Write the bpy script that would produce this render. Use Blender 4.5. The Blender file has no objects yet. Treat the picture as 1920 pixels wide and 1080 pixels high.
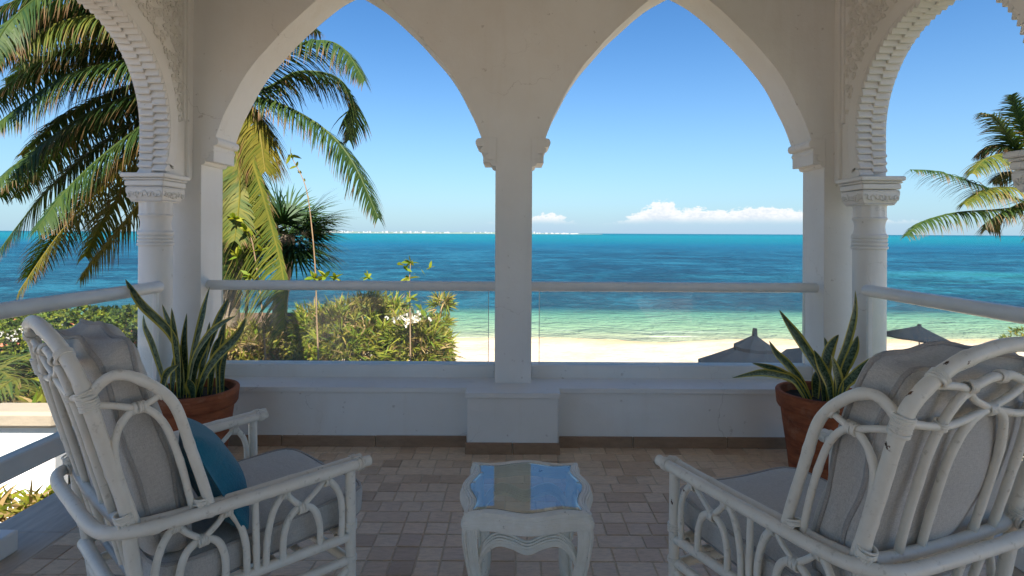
import bpy, math, random
from mathutils import Vector, Matrix, noise as mnoise
rnd = random.Random(7)
sc = bpy.context.scene
COL = sc.collection
PI = math.pi
R = math.radians

# ------------------------------------------------------------------ camera
CAMH = 1.30; FPX = 1050.0; PX0 = 962.0; PY0 = 437.0; ROLL = 0.0048
cam = bpy.data.objects.new('camera', bpy.data.cameras.new('camera'))
COL.objects.link(cam)
cam.data.sensor_width = 36.0
cam.data.lens = FPX / 1920 * 36.0
cam.data.shift_x = -2 / 1920
cam.data.shift_y = -103 / 1920
cam.data.clip_start = 0.05
cam.data.clip_end = 60000
cam.matrix_world = Matrix.Translation((0, 0, CAMH)) @ Matrix.Rotation(PI / 2, 4, 'X') @ Matrix.Rotation(ROLL, 4, 'Z')
sc.camera = cam

def at(px, py, Y):
    dx, dy = px - PX0, py - PY0
    c, s = math.cos(ROLL), math.sin(ROLL)
    dx, dy = dx * c + dy * s, -dx * s + dy * c
    return Vector((dx / FPX * Y, Y, CAMH - dy / FPX * Y))

# ------------------------------------------------------------------ node helper
class NT:
    def __init__(s, tree):
        s.t = tree; s.n = tree.nodes; s.l = tree.links
    def new(s, typ, **kw):
        n = s.n.new(typ)
        for k, v in kw.items():
            if k.startswith('i_'):
                s.set(n, k[2:].replace('_', ' '), v)
            else:
                setattr(n, k, v)
        return n
    def set(s, n, key, v):
        i = n.inputs[key]
        if isinstance(v, bpy.types.NodeSocket): s.l.new(v, i)
        else: i.default_value = v
    def math(s, op, a, b=None, c=None, clamp=False):
        n = s.n.new('ShaderNodeMath'); n.operation = op; n.use_clamp = clamp
        for i, v in enumerate((a, b, c)):
            if v is None: continue
            if isinstance(v, bpy.types.NodeSocket): s.l.new(v, n.inputs[i])
            else: n.inputs[i].default_value = v
        return n.outputs[0]
    def mix(s, f, a, b, blend='MIX'):
        n = s.n.new('ShaderNodeMix'); n.data_type = 'RGBA'; n.blend_type = blend
        for i, v in ((0, f), (6, a), (7, b)):
            if isinstance(v, bpy.types.NodeSocket): s.l.new(v, n.inputs[i])
            elif i == 0: n.inputs[i].default_value = v
            else: n.inputs[i].default_value = (*v[:3], 1)
        return n.outputs[2]
    def ramp(s, fac, stops, interp='LINEAR'):
        n = s.n.new('ShaderNodeValToRGB'); n.color_ramp.interpolation = interp
        cr = n.color_ramp
        while len(cr.elements) < len(stops): cr.elements.new(0.5)
        for e, (p, c) in zip(cr.elements, stops):
            e.position = p
            e.color = (c, c, c, 1) if isinstance(c, (int, float)) else (*c, 1)
        if isinstance(fac, bpy.types.NodeSocket): s.l.new(fac, n.inputs[0])
        return n.outputs[0]
    def maprange(s, v, a, b, c=0.0, d=1.0, smooth=False):
        n = s.n.new('ShaderNodeMapRange'); n.clamp = True
        if smooth: n.interpolation_type = 'SMOOTHSTEP'
        s.l.new(v, n.inputs[0])
        for i, q in ((1, a), (2, b), (3, c), (4, d)): n.inputs[i].default_value = q
        return n.outputs[0]
    def noise(s, vec, scale, detail=4, rough=0.55, dist=0.0):
        n = s.n.new('ShaderNodeTexNoise')
        n.inputs['Scale'].default_value = scale; n.inputs['Detail'].default_value = detail
        n.inputs['Roughness'].default_value = rough; n.inputs['Distortion'].default_value = dist
        if vec is not None: s.l.new(vec, n.inputs['Vector'])
        return n.outputs[0]
    def mapping(s, vec, scale=(1, 1, 1), loc=(0, 0, 0), rot=(0, 0, 0)):
        n = s.n.new('ShaderNodeMapping')
        n.inputs['Scale'].default_value = scale; n.inputs['Location'].default_value = loc; n.inputs['Rotation'].default_value = rot
        s.l.new(vec, n.inputs['Vector']); return n.outputs[0]
    def bump(s, h, strength, dist, normal=None):
        n = s.n.new('ShaderNodeBump'); n.inputs['Strength'].default_value = strength; n.inputs['Distance'].default_value = dist
        s.l.new(h, n.inputs['Height'])
        if normal is not None: s.l.new(normal, n.inputs['Normal'])
        return n.outputs[0]

def lin(r, g, b):
    f = lambda c: ((c / 255 + 0.055) / 1.055) ** 2.4 if c / 255 > 0.04045 else c / 255 / 12.92
    return (f(r), f(g), f(b))

# ------------------------------------------------------------------ world, sun, exposure
SUN_EL, SUN_AZ = 50.0, 8.0          # azimuth measured from straight behind the camera, plus = towards the right
w = bpy.data.worlds.new('World'); sc.world = w; w.use_nodes = True
g = NT(w.node_tree); g.n.clear()
sky = g.new('ShaderNodeTexSky'); sky.sky_type = 'NISHITA'; sky.sun_disc = False
sky.sun_elevation = R(SUN_EL); sky.sun_rotation = R(180 - SUN_AZ); sky.altitude = 0
sky.air_density = 1.0; sky.dust_density = 0.25; sky.ozone_density = 2.2
tc = g.new('ShaderNodeTexCoord')
sep = g.new('ShaderNodeSeparateXYZ'); g.l.new(tc.outputs['Generated'], sep.inputs[0])
X, Y, Z = sep.outputs
hs = g.new('ShaderNodeHueSaturation'); hs.inputs['Saturation'].default_value = 1.22; hs.inputs['Value'].default_value = 0.86
g.l.new(sky.outputs[0], hs.inputs['Color'])
gm = g.new('ShaderNodeGamma'); gm.inputs[1].default_value = 1.0; g.l.new(hs.outputs[0], gm.inputs[0])
skycol = g.mix(1.0, gm.outputs[0], (0.66, 0.83, 0.95), 'MULTIPLY')
# cumulus bank low over the horizon: top height as a function of azimuth plus noise
az = g.math('ARCTAN2', X, Y)
azn = g.math('MULTIPLY_ADD', az, 1 / (2 * PI), 0.5)
def azp(px): return math.atan((px - PX0) / FPX) / (2 * PI) + 0.5
def toph(py): return (437 - py) / FPX
prof = [(0.0, 0.30), (0.12, 0.22), (0.22, 0.10), (0.36, 0.02), (azp(780), 0.0), (azp(860), 0.16), (azp(985), 0.42), (azp(1020), 0.68), (azp(1055), 0.42),
        (azp(1100), 0.22), (azp(1150), 0.28), (azp(1200), 0.62), (azp(1238), 0.99), (azp(1275), 0.66), (azp(1310), 0.72), (azp(1360), 0.56), (azp(1420), 0.78),
        (azp(1480), 0.66), (azp(1530), 0.46), (azp(1640), 0.44), (azp(1700), 0.38), (azp(1800), 0.12), (0.68, 0.06), (0.78, 0.22), (0.9, 0.34)]
ridge = g.ramp(azn, prof)
cv = g.new('ShaderNodeCombineXYZ'); g.l.new(g.math('MULTIPLY', az, 42.0), cv.inputs[0]); g.l.new(g.math('MULTIPLY', Z, 75.0), cv.inputs[1])
n1 = g.noise(cv.outputs[0], 0.62, 6, 0.62)
n2 = g.noise(cv.outputs[0], 2.6, 5, 0.6)
topz = g.math('MULTIPLY', ridge, 0.062)
topn = g.math('ADD', topz, g.math('ADD', g.math('MULTIPLY_ADD', n1, 0.046, -0.022), g.math('MULTIPLY_ADD', n2, 0.024, -0.012)))
d = g.math('SUBTRACT', topn, Z)
a_top = g.maprange(d, 0.0, 0.0065, smooth=True)
a_base = g.maprange(g.math('ADD', Z, g.math('MULTIPLY_ADD', n2, 0.010, -0.005)), 0.014, 0.030, smooth=True)
alpha = g.math('MULTIPLY', g.math('MULTIPLY', a_top, a_base), g.maprange(ridge, 0.12, 0.5, 0.0, 0.92))
ccol = g.mix(g.maprange(g.math('ADD', g.math('MULTIPLY', d, 22.0), g.math('MULTIPLY_ADD', n2, 1.0, -0.5)), 0.1, 0.95), (4.9, 4.9, 4.85), (3.1, 3.6, 4.3))
veil = g.math('MULTIPLY', g.maprange(Z, 0.0, 0.048, 0.34, 0.0, smooth=True), g.maprange(ridge, 0.05, 0.45))
haz = g.math('POWER', g.maprange(Z, 0.0, 0.42, 1.0, 0.0), 2.2)
skycol = g.mix(g.math('MULTIPLY', haz, 0.85), skycol, (1.85, 2.9, 3.85))
sk2 = g.mix(veil, skycol, (2.3, 2.9, 4.1))
final = g.mix(alpha, sk2, ccol)
bg = g.new('ShaderNodeBackground'); bg.inputs['Strength'].default_value = 0.068
g.l.new(final, bg.inputs['Color'])
wo = g.new('ShaderNodeOutputWorld'); g.l.new(bg.outputs[0], wo.inputs[0])

sl = bpy.data.lights.new('sun', 'SUN'); sun = bpy.data.objects.new('sun', sl); COL.objects.link(sun)
sl.energy = 5.0; sl.angle = R(0.53); sl.color = (1.0, 0.95, 0.87)
a = R(SUN_AZ)
sdir = Vector((math.sin(a) * math.cos(R(SUN_EL)), -math.cos(a) * math.cos(R(SUN_EL)), math.sin(R(SUN_EL))))
sun.rotation_euler = sdir.to_track_quat('Z', 'Y').to_euler()
sun.location = sdir * 40
vs = sc.view_settings
vs.view_transform = 'Standard'; vs.look = 'None'; vs.exposure = 1.66; vs.gamma = 1.0; vs.use_curve_mapping = False
sc.render.resolution_x = 1024; sc.render.resolution_y = 576
sc.render.engine = 'CYCLES'
sc.cycles.max_bounces = 12; sc.cycles.diffuse_bounces = 6; sc.cycles.glossy_bounces = 5; sc.cycles.transparent_max_bounces = 16
sc.cycles.sample_clamp_indirect = 6.0

# ------------------------------------------------------------------ materials
MATS = {}
def newmat(name):
    m = bpy.data.materials.new(name); m.use_nodes = True
    t = NT(m.node_tree); t.n.clear()
    out = t.new('ShaderNodeOutputMaterial'); MATS[name] = m
    return m, t, out
def principled(t, out, color, rough=0.6, normal=None, spec=0.5, **kw):
    p = t.new('ShaderNodeBsdfPrincipled')
    t.set(p, 'Base Color', color if isinstance(color, bpy.types.NodeSocket) else (*color, 1))
    t.set(p, 'Roughness', rough); t.set(p, 'Specular IOR Level', spec)
    if normal is not None: t.set(p, 'Normal', normal)
    for k, v in kw.items(): t.set(p, k.replace('_', ' '), v)
    t.l.new(p.outputs[0], out.inputs['Surface'])
    return p
def objco(t): return t.new('ShaderNodeTexCoord').outputs['Object']
def geoco(t): return t.new('ShaderNodeNewGeometry').outputs['Position']

def m_plaster(name, base, dirt=0.16, bumpd=0.004, bevel=0.006, tint=(0.62, 0.55, 0.46)):
    m, t, o = newmat(name); p = geoco(t)
    big = t.noise(p, 1.7, 5, 0.6); mid = t.noise(p, 9.0, 6, 0.65); fine = t.noise(p, 70.0, 4, 0.6)
    streak = t.noise(t.mapping(p, (7, 7, 0.8)), 1.0, 5, 0.65)
    c = t.mix(t.maprange(big, 0.38, 0.68, 0.0, dirt), base, tint)
    c = t.mix(t.maprange(streak, 0.55, 0.75, 0.0, dirt * 0.8), c, tint)
    c = t.mix(t.maprange(t.noise(p, 23.0, 3, 0.5), 0.70, 0.76, 0.0, dirt * 1.6), c, (0.34, 0.29, 0.24))
    bv = t.new('ShaderNodeBevel', samples=3); bv.inputs[0].default_value = bevel
    vo = t.new('ShaderNodeTexVoronoi', feature='DISTANCE_TO_EDGE'); vo.inputs['Scale'].default_value = 1.3
    wp_ = t.new('ShaderNodeVectorMath'); nz_ = t.new('ShaderNodeTexNoise'); nz_.inputs['Scale'].default_value = 5.0; nz_.inputs['Detail'].default_value = 6; t.l.new(p, nz_.inputs['Vector'])
    sc_ = t.new('ShaderNodeVectorMath', operation='SCALE'); t.l.new(nz_.outputs['Color'], sc_.inputs[0]); sc_.inputs['Scale'].default_value = 0.35
    t.l.new(p, wp_.inputs[0]); t.l.new(sc_.outputs[0], wp_.inputs[1]); t.l.new(wp_.outputs[0], vo.inputs['Vector'])
    crack = t.math('MULTIPLY', t.maprange(vo.outputs['Distance'], 0.0, 0.004, 1.0, 0.0), t.maprange(t.noise(p, 1.1, 2), 0.50, 0.60))
    c = t.mix(t.math('MULTIPLY', crack, 0.5), c, (0.30, 0.26, 0.22))
    h = t.math('ADD', t.math('MULTIPLY', mid, 0.7), t.math('MULTIPLY', fine, 0.22))
    h = t.math('SUBTRACT', h, t.math('MULTIPLY', crack, 0.5))
    nb = t.bump(h, 0.8, bumpd, bv.outputs[0])
    nb = t.bump(t.noise(p, 3.2, 3, 0.5), 0.30, 0.02, nb)
    principled(t, o, c, 0.72, nb, 0.25)
    return m
m_plaster('plaster', (0.80, 0.785, 0.75), 0.28)
m_plaster('plaster_outer', (0.80, 0.78, 0.75), 0.10)
m_plaster('carved_stucco', (0.76, 0.74, 0.69), 0.25, 0.003, 0.003)
m_plaster('ceiling_paint', (0.46, 0.45, 0.43), 0.08)
m_plaster('garden_wall', (0.82, 0.80, 0.76), 0.06)
m_plaster('coping_stone', (0.34, 0.27, 0.20), 0.6, 0.012, 0.01, (0.30, 0.25, 0.19))

def m_tile(name, island=False):
    m, t, o = newmat(name)
    if island:
        r = t.new('ShaderNodeNewGeometry').outputs['Random Per Island']
    else:
        r = t.new('ShaderNodeObjectInfo').outputs['Random']
    p = geoco(t)
    c = t.ramp(r, [(0.0, lin(186, 166, 146)), (0.10, lin(210, 192, 172)), (0.34, lin(228, 212, 193)), (0.6, lin(222, 208, 190)), (0.84, lin(231, 218, 200)), (0.94, lin(204, 186, 166)), (1.0, lin(186, 168, 150))])
    off = t.new('ShaderNodeCombineXYZ'); t.l.new(t.math('MULTIPLY', r, 37.0), off.inputs[0]); t.l.new(t.math('MULTIPLY', r, 11.0), off.inputs[1])
    va = t.new('ShaderNodeVectorMath'); t.l.new(p, va.inputs[0]); t.l.new(off.outputs[0], va.inputs[1])
    vein = t.noise(t.mapping(va.outputs[0], (1, 3.2, 1)), 22.0, 6, 0.65, 0.6)
    c = t.mix(t.maprange(vein, 0.42, 0.66, 0.0, 0.34), c, lin(140, 122, 106))
    c = t.mix(t.maprange(t.noise(p, 160, 3), 0.62, 0.72, 0.0, 0.4), c, lin(112, 94, 80))
    c = t.mix(t.maprange(t.noise(p, 2.2, 4), 0.45, 0.7, 0.0, 0.22), c, lin(205, 196, 186))
    c = t.mix(1.0, c, (0.95, 0.84, 0.72), 'MULTIPLY')
    bv = t.new('ShaderNodeBevel', samples=3); bv.inputs[0].default_value = 0.004
    nb = t.bump(t.math('ADD', vein, t.math('MULTIPLY', t.noise(p, 130, 4), 0.5)), 0.4, 0.002, bv.outputs[0])
    principled(t, o, c, t.maprange(t.noise(p, 9, 3), 0.3, 0.7, 0.30, 0.50), nb, 0.5)
m_tile('floor_tile'); m_tile('floor_tile_rest', True)
def m_simple(name, base, rough=0.6, var=0.2, scale=12.0, bumpd=0.0, spec=0.4, dark=None, rot=(1, 1, 1), use_obj=False, **kw):
    m, t, o = newmat(name); p = objco(t) if use_obj else geoco(t)
    n = t.noise(t.mapping(p, rot), scale, 5, 0.6)
    dk = dark or tuple(x * 0.45 for x in base)
    c = t.mix(t.maprange(n, 0.36, 0.70, 0.0, var), base, dk)
    nb = t.bump(n, 0.6, bumpd) if bumpd else None
    principled(t, o, c, rough, nb, spec, **kw)
    return m
m_simple('grout', lin(206, 190, 168), 0.9, 0.3, 30, 0.001)
m_simple('skirting', lin(158, 128, 102), 0.6, 0.5, 14, 0.002, rot=(1, 1, 3))
m_simple('slab_stone', lin(196, 184, 170), 0.5, 0.5, 5, 0.003, rot=(6.0, 1, 1), dark=lin(138, 124, 112))
m_simple('rail_paint', (0.74, 0.73, 0.70), 0.34, 0.18, 6, 0.0006)
m_simple('bounce_cut_lawn', (0.045, 0.065, 0.018), 0.95, 0.5, 2.0, 0.02)
m_simple('soil', (0.035, 0.026, 0.018), 0.95, 0.6, 40, 0.01)
m_simple('chip_dark', (0.12, 0.09, 0.07), 0.9, 0.5, 60)
m_simple('thatch', lin(92, 72, 56), 0.9, 0.7, 8, 0.02, rot=(9, 1, 9))
m_simple('roof_tile', lin(190, 112, 82), 0.8, 0.4, 6, 0.01)
m_simple('bark', lin(128, 112, 94), 0.9, 0.6, 9, 0.02, rot=(1, 1, 6))
m_simple('stem_pale', lin(142, 116, 88), 0.8, 0.4, 18, 0.004)
m_simple('white_plastic', (0.78, 0.78, 0.76), 0.4, 0.1)
m_simple('metal_pole', (0.30, 0.30, 0.31), 0.4, 0.2)
m_simple('island_land', lin(96, 112, 104), 0.9, 0.5, 0.01)
m_simple('town', (0.34, 0.35, 0.36), 0.9, 0.5, 0.02)

# sand
m, t, o = newmat('sand'); p = geoco(t)
n = t.noise(p, 0.5, 6, 0.6)
c = t.mix(t.maprange(n, 0.35, 0.7), lin(204, 184, 160), lin(184, 162, 138))
sp = t.new('ShaderNodeSeparateXYZ'); t.l.new(p, sp.inputs[0])
wet = t.maprange(sp.outputs[2], -4.36, -4.30, 1.0, 0.0, smooth=True)
c = t.mix(t.math('MULTIPLY', wet, 0.85), c, lin(178, 148, 112))
c = t.mix(t.maprange(t.noise(p, 1.6, 5, 0.7), 0.66, 0.74, 0.0, 0.5), c, lin(150, 128, 104))
h = t.math('ADD', t.noise(p, 2.2, 6, 0.65), t.math('MULTIPLY', t.noise(p, 0.5, 3), 1.5))
principled(t, o, c, 0.95, t.bump(h, 1.0, 0.16), 0.1)

# sea: colour by depth of water (distance from the shore), wave relief by bump, lit and shaded wave facets painted in
m, t, o = newmat('sea'); p = geoco(t)
sp = t.new('ShaderNodeSeparateXYZ'); t.l.new(p, sp.inputs[0])
lg = t.math('LOGARITHM', t.math('MAXIMUM', sp.outputs[1], 5.0), 10.0)
warp = t.noise(t.mapping(p, (0.010, 0.045, 1)), 1.0, 4, 0.55)
warp2 = t.noise(t.mapping(p, (0.05, 0.16, 1)), 1.0, 4, 0.6)
rightside = t.maprange(t.math('DIVIDE', sp.outputs[0], sp.outputs[1]), 0.50, 0.85, 0.0, 1.0, smooth=True)
lgw = t.math('ADD', lg, t.math('ADD', t.math('MULTIPLY_ADD', warp, 0.045, -0.0225), t.math('MULTIPLY_ADD', warp2, 0.03, -0.015)))
def lp(py): return (math.log10(5.65 * 1050 / (py - 437)) - 1.4) / 2.4
f = t.math('MULTIPLY_ADD', lgw, 1 / 2.4, -1.4 / 2.4, clamp=True)
def S(c, k=0.30): return tuple(x * k for x in lin(*c))
c = t.ramp(f, [(0.0, S((214, 206, 176))), (lp(634), S((200, 204, 170), .42)), (lp(618), S((174, 206, 166), .40)), (lp(600), S((152, 202, 166), .37)), (lp(588), S((122, 186, 160), .35)), (lp(579), S((50, 116, 134))),
                (lp(560), S((30, 98, 124))), (lp(530), S((24, 100, 130))), (lp(500), S((20, 108, 142))), (lp(470), S((16, 116, 154))), (lp(460), S((6, 130, 172))), (lp(450), S((2, 150, 172), .34)), (lp(443), S((2, 158, 178), .35)), (1.0, S((2, 134, 164), .28))])
patch = t.noise(t.mapping(p, (0.014, 0.06, 1), (3.1, 1.7, 0)), 1.0, 5, 0.6)
deep = t.math('MULTIPLY', t.maprange(f, lp(586), lp(572)), t.maprange(f, lp(475), lp(455), 1.0, 0.15))
band = t.math('MULTIPLY', deep, t.maprange(f, lp(505), lp(480), 1.0, 0.0))
tq = t.math('MULTIPLY', t.math('MULTIPLY', t.maprange(patch, 0.46, 0.62), band), t.math('MULTIPLY_ADD', rightside, 0.75, 0.10))
c = t.mix(tq, c, S((52, 168, 172)))
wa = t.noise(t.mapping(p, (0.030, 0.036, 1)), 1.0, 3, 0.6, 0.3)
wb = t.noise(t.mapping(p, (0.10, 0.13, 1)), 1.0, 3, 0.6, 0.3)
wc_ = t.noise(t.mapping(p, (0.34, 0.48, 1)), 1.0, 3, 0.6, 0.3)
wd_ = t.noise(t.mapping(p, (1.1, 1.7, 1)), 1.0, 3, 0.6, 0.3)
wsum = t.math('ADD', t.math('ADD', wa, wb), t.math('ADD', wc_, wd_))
c = t.mix(t.math('MULTIPLY', t.maprange(wsum, 2.0, 2.26), t.math('MULTIPLY_ADD', deep, 0.72, 0.03)), c, S((10, 62, 92)))  # shaded wave faces painted into the water colour
c = t.mix(t.math('MULTIPLY', t.maprange(wsum, 1.98, 1.74), t.math('MULTIPLY_ADD', deep, 0.50, 0.0)), c, S((70, 176, 206)))  # bright wave facets painted into the water colour
foam = t.math('MULTIPLY', t.maprange(t.noise(t.mapping(p, (0.10, 0.8, 1)), 1.0, 5, 0.65), 0.60, 0.66), t.maprange(sp.outputs[1], 33.5, 31.0, 0.0, 0.6))
c = t.mix(foam, c, (0.62, 0.62, 0.58))
hgt = t.math('ADD', wd_, t.math('MULTIPLY', wc_, 2.0))
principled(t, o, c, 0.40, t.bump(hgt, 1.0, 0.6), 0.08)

# terracotta
m, t, o = newmat('terracotta'); p = objco(t)
n = t.noise(t.mapping(p, (1, 1, 3.0)), 7.0, 6, 0.65); rg = t.noise(t.mapping(p, (0.4, 0.4, 30)), 2.0, 3)
c = t.mix(t.maprange(n, 0.34, 0.66), lin(168, 98, 64), lin(120, 66, 44))
c = t.mix(t.maprange(t.noise(p, 5, 6, 0.7), 0.56, 0.74, 0.0, 0.5), c, lin(196, 158, 130))
c = t.mix(t.maprange(rg, 0.5, 0.7, 0.0, 0.35), c, lin(104, 58, 40))
principled(t, o, c, 0.8, t.bump(t.math('ADD', rg, n), 0.5, 0.004), 0.25)

# cane: white paint with chips that show brown cane
m, t, o = newmat('painted_cane'); p = objco(t)
n = t.noise(p, 16, 6, 0.7); ch = t.noise(t.mapping(p, (1, 1, 1)), 11.0, 7, 0.72, 0.3)
c = t.mix(t.maprange(n, 0.35, 0.7, 0.0, 0.5), (0.78, 0.74, 0.66), (0.63, 0.57, 0.47))
c = t.mix(t.maprange(t.noise(p, 55, 4, 0.6), 0.60, 0.72, 0.0, 0.5), c, (0.34, 0.29, 0.22))
chip = t.maprange(ch, 0.664, 0.677)
c = t.mix(chip, c, t.mix(t.maprange(t.noise(p, 60, 3), 0.4, 0.6), (0.14, 0.065, 0.03), (0.05, 0.03, 0.02)))
nb = t.bump(t.math('SUBTRACT', t.math('MULTIPLY', t.noise(p, 90, 3), 0.3), chip), 0.5, 0.0015)
principled(t, o, c, t.mix(chip, (0.40, 0.40, 0.40), (0.9, 0.9, 0.9)), nb, 0.45)
# reed table: same paint, fine grooves come from geometry
m, t, o = newmat('painted_reed'); p = objco(t)
n = t.noise(p, 20, 6, 0.7); ch = t.noise(p, 26.0, 7, 0.72)
c = t.mix(t.maprange(n, 0.35, 0.7, 0.0, 0.6), (0.82, 0.79, 0.72), (0.66, 0.60, 0.50))
c = t.mix(t.maprange(ch, 0.655, 0.675), c, (0.10, 0.06, 0.035))
principled(t, o, c, 0.5, None, 0.4)

def m_fabric(name, base, dark):
    m, t, o = newmat(name); p = objco(t)
    wx = t.noise(t.mapping(p, (60, 700, 700)), 1.0, 2, 0.5); wy = t.noise(t.mapping(p, (700, 60, 700)), 1.0, 2, 0.5)
    wz = t.noise(t.mapping(p, (500, 500, 50)), 1.0, 2, 0.5)
    wsum = t.math('ADD', wx, t.math('ADD', wy, wz))
    c = t.mix(t.maprange(wsum, 1.2, 1.8), dark, base)
    c = t.mix(t.maprange(t.noise(p, 5, 5), 0.4, 0.7, 0.0, 0.25), c, dark)
    h = t.math('ADD', t.math('MULTIPLY', wsum, 0.10), t.math('MULTIPLY', t.noise(t.mapping(p, (1, 2.2, 1)), 6.0, 4, 0.55, 0.5), 1.0))
    p_ = principled(t, o, c, 0.95, t.bump(h, 0.7, 0.012), 0.1)
    p_.inputs['Sheen Weight'].default_value = 0.25
m_fabric('linen', (0.58, 0.55, 0.51), (0.42, 0.395, 0.365))
m_fabric('linen_piping', (0.42, 0.39, 0.36), (0.30, 0.28, 0.26))
m_fabric('teal_fabric', (0.004, 0.17, 0.26), (0.002, 0.10, 0.17))
m_simple('parasol_cloth', lin(24, 31, 40), 0.9, 0.6, 3.0, 0.01, spec=0.1, rot=(6, 6, 1))

def m_leaf(name, c1, c2, tipc=None, transl=0.35, rough=0.45, vein=False):
    m, t, o = newmat(name)
    at_ = t.new('ShaderNodeAttribute', attribute_name='leaf')   # x: along leaf, y: random, z: across
    sp = t.new('ShaderNodeSeparateXYZ'); t.l.new(at_.outputs['Vector'], sp.inputs[0])
    c = t.mix(sp.outputs[1], c1, c2)
    if tipc:
        k = t.maprange(t.math('ADD', sp.outputs[0], t.math('MULTIPLY_ADD', sp.outputs[1], 0.5, -0.25)), 0.72, 0.98)
        c = t.mix(k, c, tipc)
    c = t.mix(t.maprange(t.noise(geoco(t), 2.0, 3), 0.4, 0.7, 0.0, 0.35), c, tuple(x * 0.6 for x in c1))
    pr = t.new('ShaderNodeBsdfPrincipled'); t.set(pr, 'Base Color', c); t.set(pr, 'Roughness', rough + 0.12); t.set(pr, 'Specular IOR Level', 0.2)
    tr = t.new('ShaderNodeBsdfTranslucent'); t.l.new(t.mix(1.0, c, (1.25, 1.2, 0.5), 'MULTIPLY'), tr.inputs[0])
    mx = t.new('ShaderNodeMixShader'); mx.inputs[0].default_value = transl
    t.l.new(pr.outputs[0], mx.inputs[1]); t.l.new(tr.outputs[0], mx.inputs[2]); t.l.new(mx.outputs[0], o.inputs[0])
m_leaf('frond_green', (0.016, 0.045, 0.012), (0.055, 0.085, 0.016), (0.17, 0.09, 0.04), 0.28, 0.42)
m_leaf('frond_yellow', (0.10, 0.115, 0.014), (0.21, 0.165, 0.025), (0.22, 0.11, 0.05), 0.35)
m_leaf('frond_dark', (0.014, 0.042, 0.012), (0.040, 0.080, 0.018), None, 0.2, 0.4)
m_leaf('frond_mid', (0.05, 0.085, 0.014), (0.15, 0.14, 0.02), (0.20, 0.12, 0.05), 0.32)
m_leaf('bush_leaf', (0.12, 0.15, 0.016), (0.36, 0.29, 0.05), (0.26, 0.17, 0.07), 0.38)
m_leaf('bush_bright', (0.12, 0.19, 0.014), (0.30, 0.29, 0.030), None, 0.4)
m_leaf('hedge_leaf', (0.045, 0.085, 0.016), (0.14, 0.18, 0.025), None, 0.3)
m_leaf('dry_leaf', (0.26, 0.17, 0.07), (0.38, 0.27, 0.12), None, 0.25, 0.8)
m_leaf('petal_white', (0.75, 0.73, 0.70), (0.8, 0.72, 0.70), None, 0.3)
# snake plant: dark green cross bands, yellow margins (attribute z = across)
m, t, o = newmat('snake_leaf')
at_ = t.new('ShaderNodeAttribute', attribute_name='leaf'); sp = t.new('ShaderNodeSeparateXYZ'); t.l.new(at_.outputs['Vector'], sp.inputs[0])
cv = t.new('ShaderNodeCombineXYZ'); t.l.new(t.math('MULTIPLY', sp.outputs[0], 16.0), cv.inputs[0]); t.l.new(t.math('MULTIPLY', sp.outputs[2], 1.2), cv.inputs[1]); t.l.new(t.math('MULTIPLY', sp.outputs[1], 9.0), cv.inputs[2])
bn = t.noise(cv.outputs[0], 2.0, 3, 0.6, 0.6)
c = t.mix(t.maprange(bn, 0.44, 0.58), (0.014, 0.040, 0.016), (0.10, 0.15, 0.085))
edge = t.maprange(t.math('ABSOLUTE', sp.outputs[2]), 0.60, 0.72)
c = t.mix(edge, c, (0.42, 0.36, 0.06))
principled(t, o, c, 0.42, None, 0.4)

# glass
def m_glass(name, ior, tint, haze, hazecol=(0.8, 0.75, 0.72)):
    m, t, o = newmat(name)
    tr = t.new('ShaderNodeBsdfTransparent'); tr.inputs[0].default_value = (*tint, 1)
    gl = t.new('ShaderNodeBsdfGlossy'); gl.inputs['Roughness'].default_value = 0.01
    lw = t.new('ShaderNodeLayerWeight'); lw.inputs[0].default_value = 0.5
    f0 = ((ior - 1) / (ior + 1)) ** 2
    fr = t.math('MULTIPLY_ADD', t.math('POWER', lw.outputs['Facing'], 5.0), 1 - f0, f0)
    mx = t.new('ShaderNodeMixShader'); t.l.new(fr, mx.inputs[0]); t.l.new(tr.outputs[0], mx.inputs[1]); t.l.new(gl.outputs[0], mx.inputs[2])
    if haze:
        df = t.new('ShaderNodeBsdfDiffuse'); df.inputs[0].default_value = (*hazecol, 1)
        tl = t.new('ShaderNodeBsdfTranslucent'); tl.inputs[0].default_value = (*hazecol, 1)
        ms = t.new('ShaderNodeMixShader'); ms.inputs[0].default_value = 0.5; t.l.new(df.outputs[0], ms.inputs[1]); t.l.new(tl.outputs[0], ms.inputs[2])
        m2 = t.new('ShaderNodeMixShader')
        hz = t.maprange(t.noise(t.mapping(geoco(t), (1, 1, 0.5)), 2.6, 5, 0.65), 0.32, 0.7, haze * 0.3, haze * 1.5)
        t.l.new(hz, m2.inputs[0]); t.l.new(mx.outputs[0], m2.inputs[1]); t.l.new(ms.outputs[0], m2.inputs[2]); t.l.new(m2.outputs[0], o.inputs[0])
    else:
        t.l.new(mx.outputs[0], o.inputs[0])
m_glass('rail_glass', 1.28, (0.96, 0.98, 0.97), 0.055)
m_glass('table_glass', 3.4, (0.80, 0.93, 0.90), 0.0)
m_simple('glass_edge', (0.004, 0.085, 0.075), 0.15, 0.1, spec=0.6)

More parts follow.
